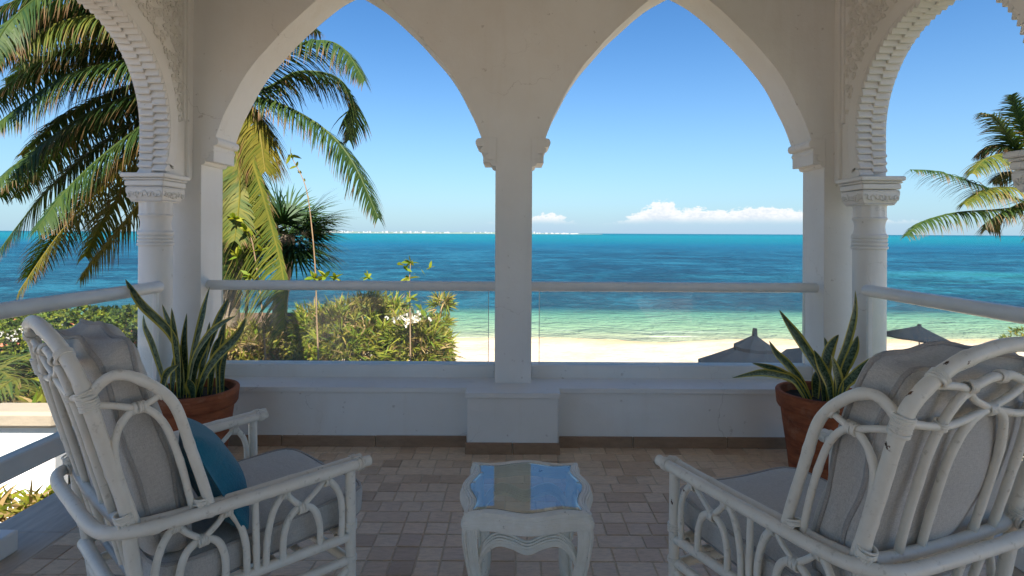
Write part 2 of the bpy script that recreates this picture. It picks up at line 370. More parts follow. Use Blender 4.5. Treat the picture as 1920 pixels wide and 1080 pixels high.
# ------------------------------------------------------------------ mesh builder
class MB:
    def __init__(s): s.v = []; s.f = []; s.a = []
    def add(s, verts, faces, attr=None):
        b = len(s.v); s.v += [tuple(v) for v in verts]; s.f += [tuple(i + b for i in f) for f in faces]
        if attr is not None: s.a += attr
        return s
    def box(s, x0, x1, y0, y1, z0, z1):
        vs_ = [(x, y, z) for z in (z0, z1) for y in (y0, y1) for x in (x0, x1)]
        return s.add(vs_, [(0, 2, 3, 1), (4, 5, 7, 6), (0, 1, 5, 4), (2, 6, 7, 3), (0, 4, 6, 2), (1, 3, 7, 5)])
    def cbox(s, x0, x1, y0, y1, z0, z1, c=0.004):
        # box with chamfered top edges and vertical edges
        def ring(i, z): return [(x0 + i + c, y0 + i, z), (x1 - i - c, y0 + i, z), (x1 - i, y0 + i + c, z), (x1 - i, y1 - i - c, z), (x1 - i - c, y1 - i, z), (x0 + i + c, y1 - i, z), (x0 + i, y1 - i - c, z), (x0 + i, y0 + i + c, z)]
        vs_ = ring(c, z0) + ring(0, z0 + c) + ring(0, z1 - c) + ring(c, z1)
        fs = [tuple(range(7, -1, -1)), tuple(range(24, 32))]
        for k in range(3):
            for i in range(8):
                j = (i + 1) % 8
                fs.append((k * 8 + i, k * 8 + j, k * 8 + 8 + j, k * 8 + 8 + i))
        return s.add(vs_, fs)
    def tube(s, pts, r, n=8, closed=False, caps=True):
        pts = [Vector(p) for p in pts]; m = len(pts)
        rr = r if isinstance(r, (list, tuple)) else [r] * m
        T = []
        for i in range(m):
            if closed: d_ = pts[(i + 1) % m] - pts[i - 1]
            else: d_ = pts[min(i + 1, m - 1)] - pts[max(i - 1, 0)]
            T.append(d_.normalized() if d_.length > 1e-9 else Vector((0, 0, 1)))
        u = T[0].orthogonal().normalized(); rings = []
        for i in range(m):
            u = (u - T[i] * u.dot(T[i])); u = u.normalized() if u.length > 1e-6 else T[i].orthogonal().normalized()
            v_ = T[i].cross(u)
            rings.append([pts[i] + (u * math.cos(2 * PI * k / n) + v_ * math.sin(2 * PI * k / n)) * rr[i] for k in range(n)])
        vs_ = [p for q in rings for p in q]; fs = []
        for i in range(m if closed else m - 1):
            b0, b1 = i * n, ((i + 1) % m) * n
            sh = 0
            if closed and i == m - 1:
                best = min(range(n), key=lambda q: (rings[0][q] - rings[i][0]).length); sh = best
            for k in range(n):
                k2 = (k + 1) % n
                fs.append((b0 + k, b0 + k2, b1 + (k2 + sh) % n, b1 + (k + sh) % n))
        if caps and not closed:
            fs.append(tuple(range(n - 1, -1, -1))); fs.append(tuple(range((m - 1) * n, m * n)))
        return s.add(vs_, fs)
    def lathe(s, prof, n=32, cx=0, cy=0, fl=None):
        vs_ = []
        for (r, z) in prof:
            for k in range(n):
                q = 2 * PI * k / n; rr = r
                if fl and fl[0] <= z <= fl[1]: rr = r * (1 + fl[2] * math.cos(fl[3] * q))
                vs_.append((cx + rr * math.cos(q), cy + rr * math.sin(q), z))
        fs = []
        for i in range(len(prof) - 1):
            for k in range(n):
                k2 = (k + 1) % n; fs.append((i * n + k, i * n + k2, (i + 1) * n + k2, (i + 1) * n + k))
        fs.append(tuple(range(n - 1, -1, -1))); fs.append(tuple(range((len(prof) - 1) * n, len(prof) * n)))
        return s.add(vs_, fs)
    def prism(s, poly, lo, hi, axis):
        # poly: 2D list; axis 'y': (x,z) extruded along y ; 'x': (y,z) along x
        n = len(poly)
        P = (lambda p, q: (p[0], q, p[1])) if axis == 'y' else (lambda p, q: (q, p[0], p[1])) if axis == 'x' else (lambda p, q: (p[0], p[1], q))
        vs_ = [P(p, lo) for p in poly] + [P(p, hi) for p in poly]
        fs = [tuple(range(n - 1, -1, -1)), tuple(range(n, 2 * n))] + [(i, (i + 1) % n, n + (i + 1) % n, n + i) for i in range(n)]
        return s.add(vs_, fs)
    def mesh(s, name, mat, smooth=None):
        me = bpy.data.meshes.new(name); me.from_pydata(s.v, [], s.f)
        if s.a:
            at_ = me.attributes.new('leaf', 'FLOAT_VECTOR', 'POINT')
            at_.data.foreach_set('vector', [c for q in s.a for c in q])
        me.materials.append(MATS[mat]); me.update()
        if smooth is not None:
            me.shade_smooth()
            if smooth < 179: me.set_sharp_from_angle(angle=R(smooth))
        return me
    def build(s, name, mat, parent=None, smooth=None, fixn=False):
        me = s.mesh(name, mat, smooth)
        if fixn:
            import bmesh
            b = bmesh.new(); b.from_mesh(me); bmesh.ops.recalc_face_normals(b, faces=b.faces); b.to_mesh(me); b.free()
        return link(name, me, parent)
def link(name, data, parent=None):
    o = bpy.data.objects.new(name, data); COL.objects.link(o)
    if parent is not None: o.parent = parent
    return o
def tag(o, label=None, cat=None, group=None, kind=None):
    if label: o['label'] = label
    if cat: o['category'] = cat
    if group: o['group'] = group
    if kind: o['kind'] = kind
    return o
def empty(name, loc=(0, 0, 0), rz=0.0):
    o = link(name, None); o.location = loc; o.rotation_euler = (0, 0, rz); o.empty_display_size = 0.1
    return o
def copy_tree(o, parent=None):
    c = o.copy(); COL.objects.link(c); c.parent = parent
    for ch in o.children: copy_tree(ch, c)
    return c
def spline(pts, n=8, closed=False):
    P = [Vector(p) for p in pts]; m = len(P); out = []
    for i in range(m if closed else m - 1):
        if closed: p0, p1, p2, p3 = P[i - 1], P[i], P[(i + 1) % m], P[(i + 2) % m]
        else: p0, p1, p2, p3 = P[max(i - 1, 0)], P[i], P[i + 1], P[min(i + 2, m - 1)]
        for k in range(n):
            t_ = k / n
            out.append(0.5 * ((2 * p1) + (p2 - p0) * t_ + (2 * p0 - 5 * p1 + 4 * p2 - p3) * t_ ** 2 + (3 * p1 - p0 - 3 * p2 + p3) * t_ ** 3))
    if not closed: out.append(P[-1])
    return out
def struct(o, label=None): o['kind'] = 'structure'; return o

# ------------------------------------------------------------------ the terrace: levels
YW, YO = 3.51, 3.77           # front arcade wall, inner and outer face
YP, YPIER = 3.405, 3.297      # parapet face, pier face
LEDGE = 0.36
JL, JR, PL, PR = -1.957, 1.95, -0.112, 0.118
XI, XO = 2.03, 2.19           # side wall inner and outer face
ZC = 3.05                     # ceiling

# ground, sea
b = MB(); nx, ny = 60, 70
for j in range(ny + 1):
    yy = -40 + 90 * (j / ny) if j < ny else 120
    for i in range(nx + 1):
        xx = -120 + 240 * i / nx
        s_ = mnoise.noise(Vector((xx * 0.05, 0, 3))) * 1.6
        z = -4.2 if yy < 24 else -4.2 - (yy - 24 + s_ * min(1, (yy - 24) / 4)) * 0.0234
        if yy < 30: z += 0.05 * mnoise.noise(Vector((xx * 0.35, yy * 0.35, 0)))
        b.v.append((xx, yy, z))
for j in range(ny):
    for i in range(nx):
        q = j * (nx + 1) + i; b.f.append((q, q + 1, q + nx + 2, q + nx + 1))
struct(b.build('sand_beach', 'sand', smooth=180))
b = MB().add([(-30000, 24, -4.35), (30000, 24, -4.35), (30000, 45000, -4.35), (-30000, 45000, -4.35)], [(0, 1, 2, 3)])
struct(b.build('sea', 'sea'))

# far island with its town
b = MB(); pts = []
N = 90
for i in range(N + 1):
    px = 600 + (1130 - 600) * i / N
    t_ = i / N
    h = (5 + 7 * abs(mnoise.noise(Vector((i * 0.23, 2, 0)))) + 3 * abs(mnoise.noise(Vector((i * 0.9, 5, 0))))) * min(1, (1 - t_) * 3.0) + 1.0
    x = (px - PX0) / FPX * 3200
    b.v += [(x, 3200, -5), (x, 3215, h - 4), (x, 3300, h - 3), (x, 3420, -5)]
for i in range(N):
    for k in range(3): q = i * 4 + k; b.f.append((q, q + 4, q + 5, q + 1))
isl = struct(b.build('island', 'island_land', smooth=180))
b = MB()
for i in range(150):
    t_ = rnd.random() ** 1.2; px = 612 + 470 * t_
    x = (px - PX0) / FPX * 3205; wd = rnd.uniform(5, 18); hh = rnd.choice((4, 5, 6, 8, 10, 13)) * rnd.uniform(0.7, 1.15) * (1.0 if t_ < 0.85 else 0.6)
    y = 3205 + rnd.uniform(0, 12)
    b.box(x, x + wd, y, y + 10, -4.5, -1.0 + hh * 0.8)
tag(b.build('town', 'town'), 'line of tiny pale buildings along the far island on the horizon', 'town', kind='stuff')

# ------------------------------------------------------------------ floor
b = MB().box(-2.265, 2.265, -3.0, YW, -0.25, -0.0035)
floor = struct(b.build('terrace_floor', 'grout'))
TS = 0.0985
def tile_mesh(wd, dp, name):
    g_ = 0.0022
    return MB().cbox(-wd / 2 + g_, wd / 2 - g_, -dp / 2 + g_, dp / 2 - g_, -0.012, 0.0, 0.0022).mesh(name, 'floor_tile')
TM = [tile_mesh(TS, TS, 'tile'), tile_mesh(TS * 1.5, TS, 'tile'), tile_mesh(TS * 2, TS, 'tile')]
rest = MB(); cnt = 0
yb, ye = -2.95, 3.40
rows = int((ye - yb) / TS)
for r_ in range(rows):
    y = ye - TS * (r_ + 0.5)
    x = -1.905 + (0.0 if r_ % 3 else TS * 0.5) - TS * (0.5 if r_ % 5 == 2 else 0)
    while x < 1.905 - 0.02:
        q = rnd.random(); k = 0 if q < 0.80 else (1 if q < 0.94 else 2)
        wd = (TS, TS * 1.5, TS * 2)[k]
        x0, x1 = max(x, -1.91), min(x + wd, 1.91)
        if x1 - x0 > 0.02:
            cxx = (x0 + x1) / 2
            dz = rnd.uniform(-0.0012, 0.0012)
            if cnt < 298 and 2.10 < y and -1.10 < cxx < 1.12 and abs((x1 - x0) - wd) < 1e-6:
                o = link('tile', TM[k], floor); o.location = (cxx, y, dz); o.rotation_euler = (rnd.gauss(0, .004), rnd.gauss(0, .004), rnd.gauss(0, .006)); cnt += 1
            else:
                g_ = 0.0022
                rest.cbox(x0 + g_, x1 - g_, y - TS / 2 + g_, y + TS / 2 - g_, -0.012, dz, 0.0022)
        x += wd
tag(rest.build('tile_field', 'floor_tile_rest', floor), kind='stuff')
# border slabs along the open sides
for sx in (-1, 1):
    y = -2.9
    while y < 3.4:
        ln = rnd.uniform(0.52, 0.66); y1 = min(y + ln, 3.5)
        x0, x1 = sorted((sx * 1.914, sx * 2.275))
        MB().cbox(x0, x1, y + 0.002, y1 - 0.002, -0.03, 0.0, 0.004).build('edge_slab', 'slab_stone', floor)
        y += ln

# ------------------------------------------------------------------ parapet under the arches
par = struct(MB().box(-2.03, 2.03, YP, YO - 0.005, -0.2, LEDGE - 0.03).build('parapet_wall', 'plaster'))
MB().box(-0.264, 0.270, YPIER, YP + 0.01, -0.01, LEDGE - 0.03).build('pier', 'plaster', par)
# ledge with a slightly rounded lip, follows the pier
poly = [(-2.03, YP - 0.012), (-0.276, YP - 0.012), (-0.276, YPIER - 0.012), (0.282, YPIER - 0.012), (0.282, YP - 0.012), (2.03, YP - 0.012), (2.03, YO), (-2.03, YO)]
MB().prism(poly, LEDGE - 0.03, LEDGE, 'z').build('ledge', 'plaster', par)
for x0, x1 in ((JL + 0.002, PL - 0.002), (PR + 0.002, JR - 0.002)):
    MB().cbox(x0, x1, 3.635, 3.745, LEDGE - 0.01, 0.442, 0.006).build('curb', 'plaster', par)
def skirt(x0, x1, y0, y1):
    MB().cbox(x0, x1, y0, y1, -0.002, 0.066 + rnd.uniform(-0.001, 0.001), 0.002).build('skirting_tile', 'skirting', par)
for x0, x1 in ((-2.02, -1.97), (-1.966, -1.40), (-1.396, -0.83), (-0.826, -0.278), (0.286, 0.73), (0.734, 1.302), (1.306, 1.87), (1.874, 2.02)):
    skirt(x0, x1, YP - 0.011, YP + 0.004)
skirt(-0.276, 0.0, YPIER - 0.011, YPIER + 0.004); skirt(0.004, 0.282, YPIER - 0.011, YPIER + 0.004)

# ------------------------------------------------------------------ walls with arches
def zig(u, z): return 0.004 * mnoise.noise(Vector((u * 6, z * 6, 1.3)))
def arch_wall(name, segs, top, lo, hi, axis, mat='plaster'):
    """segs: list of (u, zbottom) polyline along the wall; faces on both sides, underside between."""
    b = MB(); n = len(segs)
    P = (lambda u, z, q: (u, q, z)) if axis == 'y' else (lambda u, z, q: (q, u, z))
    for (u, z) in segs: b.v += [P(u, z, lo), P(u, top, lo), P(u, z, hi), P(u, top, hi)]
    for i in range(n - 1):
        p, q = i * 4, i * 4 + 4
        if abs(segs[i][0] - segs[i + 1][0]) > 1e-6:
            b.f += [(p, q, q + 1, p + 1), (p + 2, p + 3, q + 3, q + 2)]
        b.f.append((p, p + 2, q + 2, q))
    b.f += [(0, 1, 3, 2), ((n - 1) * 4, (n - 1) * 4 + 2, (n - 1) * 4 + 3, (n - 1) * 4 + 1)]
    o = b.build(name, mat, None, 32); return o
prof = [(0.845, 1.855), (0.822, 1.93), (0.783, 2.03), (0.735, 2.125), (0.672, 2.245), (0.600, 2.352), (0.510, 2.457), (0.43, 2.545), (0.35, 2.622), (0.25, 2.715), (0.14, 2.80), (0.06, 2.848), (0.0, 2.878)]
half = spline([(d_, 0, z) for d_, z in prof], 4)
half = [(p.x, p.z) for p in half]
def arch_pts(c):
    L = [(c - d_, z + zig(c - d_, z)) for d_, z in half]; Rr = [(c + d_, z + zig(c + d_, z)) for d_, z in reversed(half)]
    return L + Rr[1:]
SPR = 1.74
cl, crr = (JL + PL) / 2, (JR + PR) / 2
segs = [(-2.30, -0.2), (JL, -0.2), (JL, SPR), (cl - 0.845, SPR)] + arch_pts(cl) + [(cl + 0.845, SPR), (PL, SPR), (PL, LEDGE - 0.02), (PR, LEDGE - 0.02), (PR, SPR), (crr - 0.845, SPR)] + arch_pts(crr) + [(crr + 0.845, SPR), (JR, SPR), (JR, -0.2), (2.30, -0.2)]
wf = struct(arch_wall('wall_front', segs, ZC, YW, YO, 'y'))
# lobed corbels under the springing
def corbel(xj, sgn, reach):
    steps = 4; pr = [(0, 1.90)]; z = 1.893; hs_ = [0.052, 0.042, 0.040, 0.040]
    for k in range(steps):
        ext = reach * (1.0 - 0.24 * k); h = hs_[k]
        for q in range(7):
            an = PI / 2 - PI * q / 6
            pr.append((ext - 0.020 + 0.020 * math.cos(an) * 1.0, z - h / 2 + h / 2 * math.sin(an)))
        z -= h
    pr.append((0, z))
    poly = [(xj + sgn * u + sgn * -0.004, zz) for u, zz in pr]
    b = MB().prism(poly, YW - 0.006, YO + 0.006, 'y')
    return b.build('corbel', 'plaster', wf, 35, True)
corbel(PL, -1, 0.130); corbel(PR, 1, 0.118); corbel(JL, 1, 0.112); corbel(JR, -1, 0.105)

# side walls: horseshoe arch
RA, ZA = 0.572, 1.90
def side_pts(yn, yf):
    """arch from near to far; yn, yf = centres of the near and far quarter circles"""
    out = []
    for k in range(0, 29):
        an = R(90 * k / 28); out.append((yn - RA * math.cos(an), ZA + RA * math.sin(an)))
    for k in range(0, 29):
        an = R(90 - 90 * k / 28); out.append((yf + RA * math.cos(an), ZA + RA * math.sin(an)))
    return [(out[0][0], 1.636)] + out + [(out[-1][0], 1.636)]
def side_wall(name, sx, yn, yf):
    lo, hi = sorted((sx * XI, sx * XO))
    pts = side_pts(yn, yf)
    zb = pts[0][1]
    segs = ([(-3.0, -0.2), (-2.7, -0.2), (-2.7, 2.5), (yn - 0.80, 2.5), (yn - 0.80, 1.636)] if sx < 0 else [(-3.0, -0.2), (-2.7, -0.2), (-2.7, 2.5), (1.0, 2.5), (1.0, -0.2), (1.45, -0.2), (1.45, 1.636)]) + pts + [(YW, pts[-1][1])]  # out-of-view openings beside the camera, shaped to let in more sky light
    wl = struct(arch_wall(name, segs, ZC, lo, hi, 'x', 'plaster'))
    # shingle-like scalloped trim on the soffit: two staggered rows of little blocks
    path = [Vector((0, y, z)) for y, z in pts]
    acc = [0.0]
    for i in range(1, len(path)): acc.append(acc[-1] + (path[i] - path[i - 1]).length)
    Ltot = acc[-1]
    def sample(s_):
        s_ = min(max(s_, 0), Ltot - 1e-5)
        for i in range(1, len(acc)):
            if acc[i] >= s_:
                k = (s_ - acc[i - 1]) / max(acc[i] - acc[i - 1], 1e-9)
                p = path[i - 1].lerp(path[i], k); tg = (path[i] - path[i - 1]).normalized() if (path[i] - path[i - 1]).length > 1e-9 else Vector((0, 1, 0))
                return p, tg
    pitch = 0.043
    sec = [(0.0, -0.012), (-0.001, 0.024), (0.004, 0.033), (0.011, 0.034), (0.030, 0.018), (pitch - 0.003, 0.009), (pitch - 0.003, -0.012)]
    bm = MB().prism(sec, -0.040, 0.040, 'x'); me = bm.mesh('voussoir', 'plaster', 30)
    bm2 = MB().prism([(pitch - 0.003 - u, v) for u, v in reversed(sec)], -0.040, 0.040, 'x'); me2 = bm2.mesh('voussoir', 'plaster', 30)
    for row in range(2):
        xc = sx * (XI - 0.026 + 0.042 + row * 0.082)
        nblk = int(Ltot / pitch); off = (row * 0.5) * pitch
        for i in range(nblk):
            s_ = i * pitch + off
            if s_ > Ltot - pitch * 0.6: continue
            near = s_ < Ltot / 2
            p, tg = sample(s_ + pitch / 2)
            # inward normal (towards the opening centre)
            nr = Vector((0, tg.z, -tg.y)).normalized()
            if nr.dot(Vector((0, (yn + yf) / 2, ZA)) - p) < 0: nr = -nr
            up = tg
            o = link('voussoir', me if near else me2, wl)
            # local axes: x = along wall thickness, y = along arc, z = into opening
            M = Matrix((Vector((1, 0, 0)), up, nr)).transposed().to_4x4()
            if M.determinant() < 0: M = Matrix((Vector((-1, 0, 0)), up, nr)).transposed().to_4x4()
            jit = rnd.uniform(-0.003, 0.003)
            M.translation = Vector((xc, p.y, p.z)) - up * (pitch / 2) + nr * (jit + max(0.0, (ZA - 0.06 - p.z)) * 0.10)
            o.matrix_local = M
    # plain raised band round the arch on the room side
    def band(r0, r1, proud, nm):
        bb = MB(); inner = []; outer = []
        for k in range(49):
            if k <= 24: an = R(-20 + 110 * k / 24); c_ = yn; sg = -1
            else: an = R(90 - 110 * (k - 24) / 24); c_ = yf; sg = 1
            inner.append((c_ + sg * r0 * math.cos(an), ZA + r0 * math.sin(an))); outer.append((c_ + sg * r1 * math.cos(an), ZA + r1 * math.sin(an)))
        xa, xb = sx * (XI + 0.01), sx * (XI - proud)
        n_ = len(inner)
        for (p, q) in zip(inner, outer): bb.v += [(xa, *p), (xb, *p), (xb, *q), (xa, *q)]
        for i in range(n_ - 1):
            a0, a1 = i * 4, i * 4 + 4
            for k in range(3): bb.f.append((a0 + k, a1 + k, a1 + k + 1, a0 + k + 1))
        return bb.build(nm, 'plaster', wl, 35, True)
    band(RA - 0.002, RA + 0.070, 0.026, 'arch_band'); band(RA + 0.070, RA + 0.094, 0.014, 'arch_fillet')
    # corner frame strips and carved spandrel
    x0, x1 = sorted((sx * (XI - 0.022), sx * (XI + 0.01)))
    MB().cbox(x0, x1, YW - 0.052, YW + 0.004, 1.62, ZC - 0.01, 0.006).build('corner_strip', 'plaster', wl)
    x0, x1 = sorted((sx * (XI - 0.014), sx * (XI + 0.01)))
    MB().cbox(x0, x1, YW - 0.080, YW - 0.055, 1.98, ZC - 0.01, 0.004).build('corner_fillet', 'plaster', wl)
    b = MB(); r2 = random.Random(11 if sx < 0 else 23); made = 0
    for k in range(1500):
        y = r2.uniform(yf - 0.25, YW - 0.10); z = r2.uniform(1.98, 2.95)
        dy = y - yf
        if math.hypot(max(dy, 0), z - ZA) < RA + 0.125: continue
        if dy <= 0 and z < ZA + RA + 0.125: continue
        R0 = r2.uniform(0.012, 0.030); ph = r2.uniform(0, 6.28); turn = r2.choice((-1, 1)) * r2.uniform(3.5, 6.5)
        pts_ = []
        for q in range(9):
            f_ = q / 8; an = ph + turn * f_; rr = R0 * (1 - 0.7 * f_)
            pts_.append((sx * (XI - 0.003), y + rr * math.cos(an), z + rr * math.sin(an)))
        b.tube(pts_, [0.007 * (1 - 0.3 * q / 8) for q in range(9)], 5); made += 1
        if made > 520: break
    b.build('carved_spandrel', 'carved_stucco', wl, 60)
    return wl
wl_ = side_wall('wall_left', -1, 2.44, 2.705)
wr_ = side_wall('wall_right', 1, 2.72, 2.72)
struct(MB().box(-2.6, 2.6, -3.2, YO + 0.28, ZC - 0.001, ZC + 0.25).build('ceiling', 'ceiling_paint'))
struct(MB().box(-2.3, 2.3, -3.2, -3.0, -4.2, ZC).build('wall_back', 'plaster'))
struct(MB().box(2.24, 2.95, 0.98, 1.42, -4.25, 6.2).build('sun_blocker', 'plaster_outer'))  # unseen block added to keep the sun out of the right-hand arch
struct(MB().box(-2.2, 2.2, -3.15, YO - 0.05, -4.25, -0.255).build('lower_storey', 'plaster_outer'))

# ------------------------------------------------------------------ columns
cprof_shaft = [(0.0875, 0.085), (0.0875, 0.10), (0.0870, 1.215), (0.094, 1.217), (0.096, 1.225), (0.094, 1.233), (0.086, 1.236), (0.092, 1.240), (0.093, 1.247), (0.092, 1.253), (0.085, 1.256), (0.091, 1.260), (0.092, 1.267), (0.091, 1.273), (0.085, 1.276),
               (0.092, 1.281), (0.094, 1.290), (0.092, 1.299), (0.084, 1.305), (0.079, 1.33), (0.078, 1.355), (0.082, 1.375), (0.085, 1.385), (0.090, 1.390), (0.090, 1.398), (0.083, 1.401), (0.082, 1.44), (0.084, 1.475)]
def column(x, y, sx, label, plinth=(0.13, 0.13, 0.13)):
    t_ = empty('column', (x, y, 0)); tag(t_, label, 'column', 'columns of the side arches')
    MB().lathe(cprof_shaft, 48, 0, 0, (1.40, 1.48, 0.035, 12)).build('shaft', 'plaster', t_, 40)
    px_, pn, pf = plinth
    MB().cbox(-px_, px_, -pn, pf, 0.0, 0.086, 0.006).build('plinth', 'plaster', t_)
    b = MB()
    for z0, z1, h in ((1.470, 1.482, 0.092), (1.545, 1.557, 0.108), (1.560, 1.592, 0.112), (1.594, 1.606, 0.119), (1.608, 1.634, 0.128)):
        b.cbox(-h, h, -h, h, z0, z1, 0.005)
    # tapered block between
    hs_ = [(0.092, 1.480), (0.100, 1.500), (0.106, 1.525), (0.107, 1.547)]
    for (h0, z0), (h1, z1) in zip(hs_, hs_[1:]):
        b.add([(-h0, -h0, z0), (h0, -h0, z0), (h0, h0, z0), (-h0, h0, z0), (-h1, -h1, z1), (h1, -h1, z1), (h1, h1, z1), (-h1, h1, z1)], [(0, 1, 5, 4), (1, 2, 6, 5), (2, 3, 7, 6), (3, 0, 4, 7)])
    cap = b.build('capital', 'plaster', t_)
    b = MB(); r2 = random.Random(int(x * 100) + int(y * 10))
    for face in range(4):
        for k in range(9):
            u = -0.085 + 0.17 * k / 8 + r2.uniform(-.004, .004); R0 = r2.uniform(0.011, 0.017); turn = (1 if k % 2 else -1) * r2.uniform(3.5, 5.5); ph = r2.uniform(0, 6.28)
            pts_ = []
            for q in range(8):
                an = ph + turn * q / 7; rr = R0 * (1 - 0.6 * q / 7)
                p = Vector((u + rr * math.cos(an), -0.105, 1.515 + rr * 1.4 * math.sin(an)))
                pts_.append(Matrix.Rotation(face * PI / 2, 4, 'Z') @ p)
            b.tube(pts_, 0.0055, 5)
    b.build('carving', 'carved_stucco', cap, 60)
    return t_
column(-2.105, 3.30, -1, 'white round column with square carved capital behind the fuller snake plant')
column(2.100, 3.30, 1, 'white round column with square carved capital behind the sparse snake plant')
column(-2.105, 1.84, -1, 'white column on a long low plinth beside the chair with the teal cushion', (0.10, 0.13, 0.44))
column(2.100, 2.135, 1, 'white column with carved capital at the near end of the arch facing the beach parasols')

# ------------------------------------------------------------------ railings
def bevel_bar(b, x0, x1, y0, y1, z0, z1): b.cbox(x0, x1, y0, y1, z0, z1, 0.006)
def front_rail(x0, x1, gx0, gx1, label):
    t_ = empty('railing', ((x0 + x1) / 2, 3.60, 0.442)); tag(t_, label, 'railing', 'glass railings of the terrace')
    cx, cz = (x0 + x1) / 2, 0.442
    MB().tube([(x0 - cx, 0, 0.958 - cz), (x1 - cx, 0, 0.958 - cz)], 0.0315, 20).build('handrail', 'rail_paint', t_, 40)
    MB().box(gx0 - cx, gx1 - cx, 0.058, 0.068, 0.0, 0.955 - cz).build('glass_panel', 'rail_glass', t_)
    for gx in (gx0 - 0.0045, gx1 + 0.0005):
        MB().box(gx - cx, gx + 0.004 - cx, 0.057, 0.069, 0.0, 0.95 - cz).build('glass_edge_strip', 'rail_paint', t_)
    return t_
front_rail(JL - 0.02, PL + 0.02, JL + 0.06, -0.160, 'white tubular handrail over a hazy glass panel in front of the yellow-green bushes')
front_rail(PR - 0.02, JR + 0.02, 0.176, JR - 0.045, 'white tubular handrail over a clear glass panel in front of the open sand')
def side_rail(sx, y0, y1, label):
    t_ = empty('railing', (sx * 2.04, (y0 + y1) / 2, 0.30)); tag(t_, label, 'railing', 'glass railings of the terrace'); cy = (y0 + y1) / 2
    MB().tube([(0, y0 - cy, 0.68), (0, y1 - cy, 0.68)], 0.034, 20).build('handrail', 'rail_paint', t_, 40)
    b = MB(); b.cbox(-0.03, 0.03, y0 - cy, y1 - cy, 0.0, 0.088, 0.005); b.build('bottom_rail', 'rail_paint', t_)
    MB().box(0.004 if sx > 0 else -0.014, 0.014 if sx > 0 else -0.004, y0 - cy + 0.05, y1 - cy - 0.045, 0.088, 0.66).build('glass_panel', 'rail_glass', t_)
    MB().box(-0.010, 0.010, y1 - cy - 0.030, y1 - cy - 0.012, 0.088, 0.66).build('glass_channel', 'rail_paint', t_)
side_rail(-1, 1.90, 3.225, 'white handrail and bottom rail with glass beside the hedge and garden wall')
side_rail(1, 2.20, 3.225, 'white handrail with glass beside the small open beach parasol')

# ------------------------------------------------------------------ furniture
def cushion(w_, d_, h_, bulge=0.22, n=14, seed=0, k=7.0, wob=0.008):
    """puffy box cushion centred at the origin, h_ = thickness (z)"""
    b = MB(); idx = {}
    def vert(p):
        key = (round(p[0], 4), round(p[1], 4), round(p[2], 4))
        if key in idx: return idx[key]
        x, y, z = p
        s_ = (abs(x) ** k + abs(y) ** k + abs(z) ** k) ** (1 / k)
        x, y, z = x / s_, y / s_, z / s_
        q = Vector((x * w_ / 2, y * d_ / 2, z * h_ / 2))
        q.z *= 0.80 + bulge * 2.2 * max(0, 1 - x * x) ** 0.7 * max(0, 1 - y * y) ** 0.7
        q.x *= 1 - 0.035 * (1 - z * z) * 0 - 0.03 * y * y * 0; 
        nv = mnoise.noise_vector(Vector((x * 1.6 + seed, y * 1.6, z * 1.2)))
        q += nv * wob
        idx[key] = len(b.v); b.v.append(tuple(q)); return idx[key]
    for ax in range(3):
        for sg in (-1, 1):
            for i in range(n):
                for j in range(n):
                    c = []
                    for (a_, e_) in ((i, j), (i + 1, j), (i + 1, j + 1), (i, j + 1)):
                        p = [0, 0, 0]; p[ax] = sg; p[(ax + 1) % 3] = -1 + 2 * a_ / n; p[(ax + 2) % 3] = -1 + 2 * e_ / n
                        c.append(vert(p))
                    b.f.append(tuple(c if sg > 0 else reversed(c)))
    def pip(zz):
        pts = []
        for q in range(72):
            an = 2 * PI * q / 72; x, y = math.cos(an), math.sin(an)
            s_ = (abs(x) ** k + abs(y) ** k) ** (1 / k); x, y = x / s_, y / s_
            z = zz
            s3 = (abs(x) ** k + abs(y) ** k + abs(z) ** k) ** (1 / k); x3, y3, z3 = x / s3, y / s3, z / s3
            p = Vector((x3 * w_ / 2, y3 * d_ / 2, z3 * h_ / 2 * 0.80))
            p += mnoise.noise_vector(Vector((x3 * 1.6 + seed, y3 * 1.6, z3 * 1.2))) * wob
            pts.append(p * 1.004)
        return pts
    return b, pip

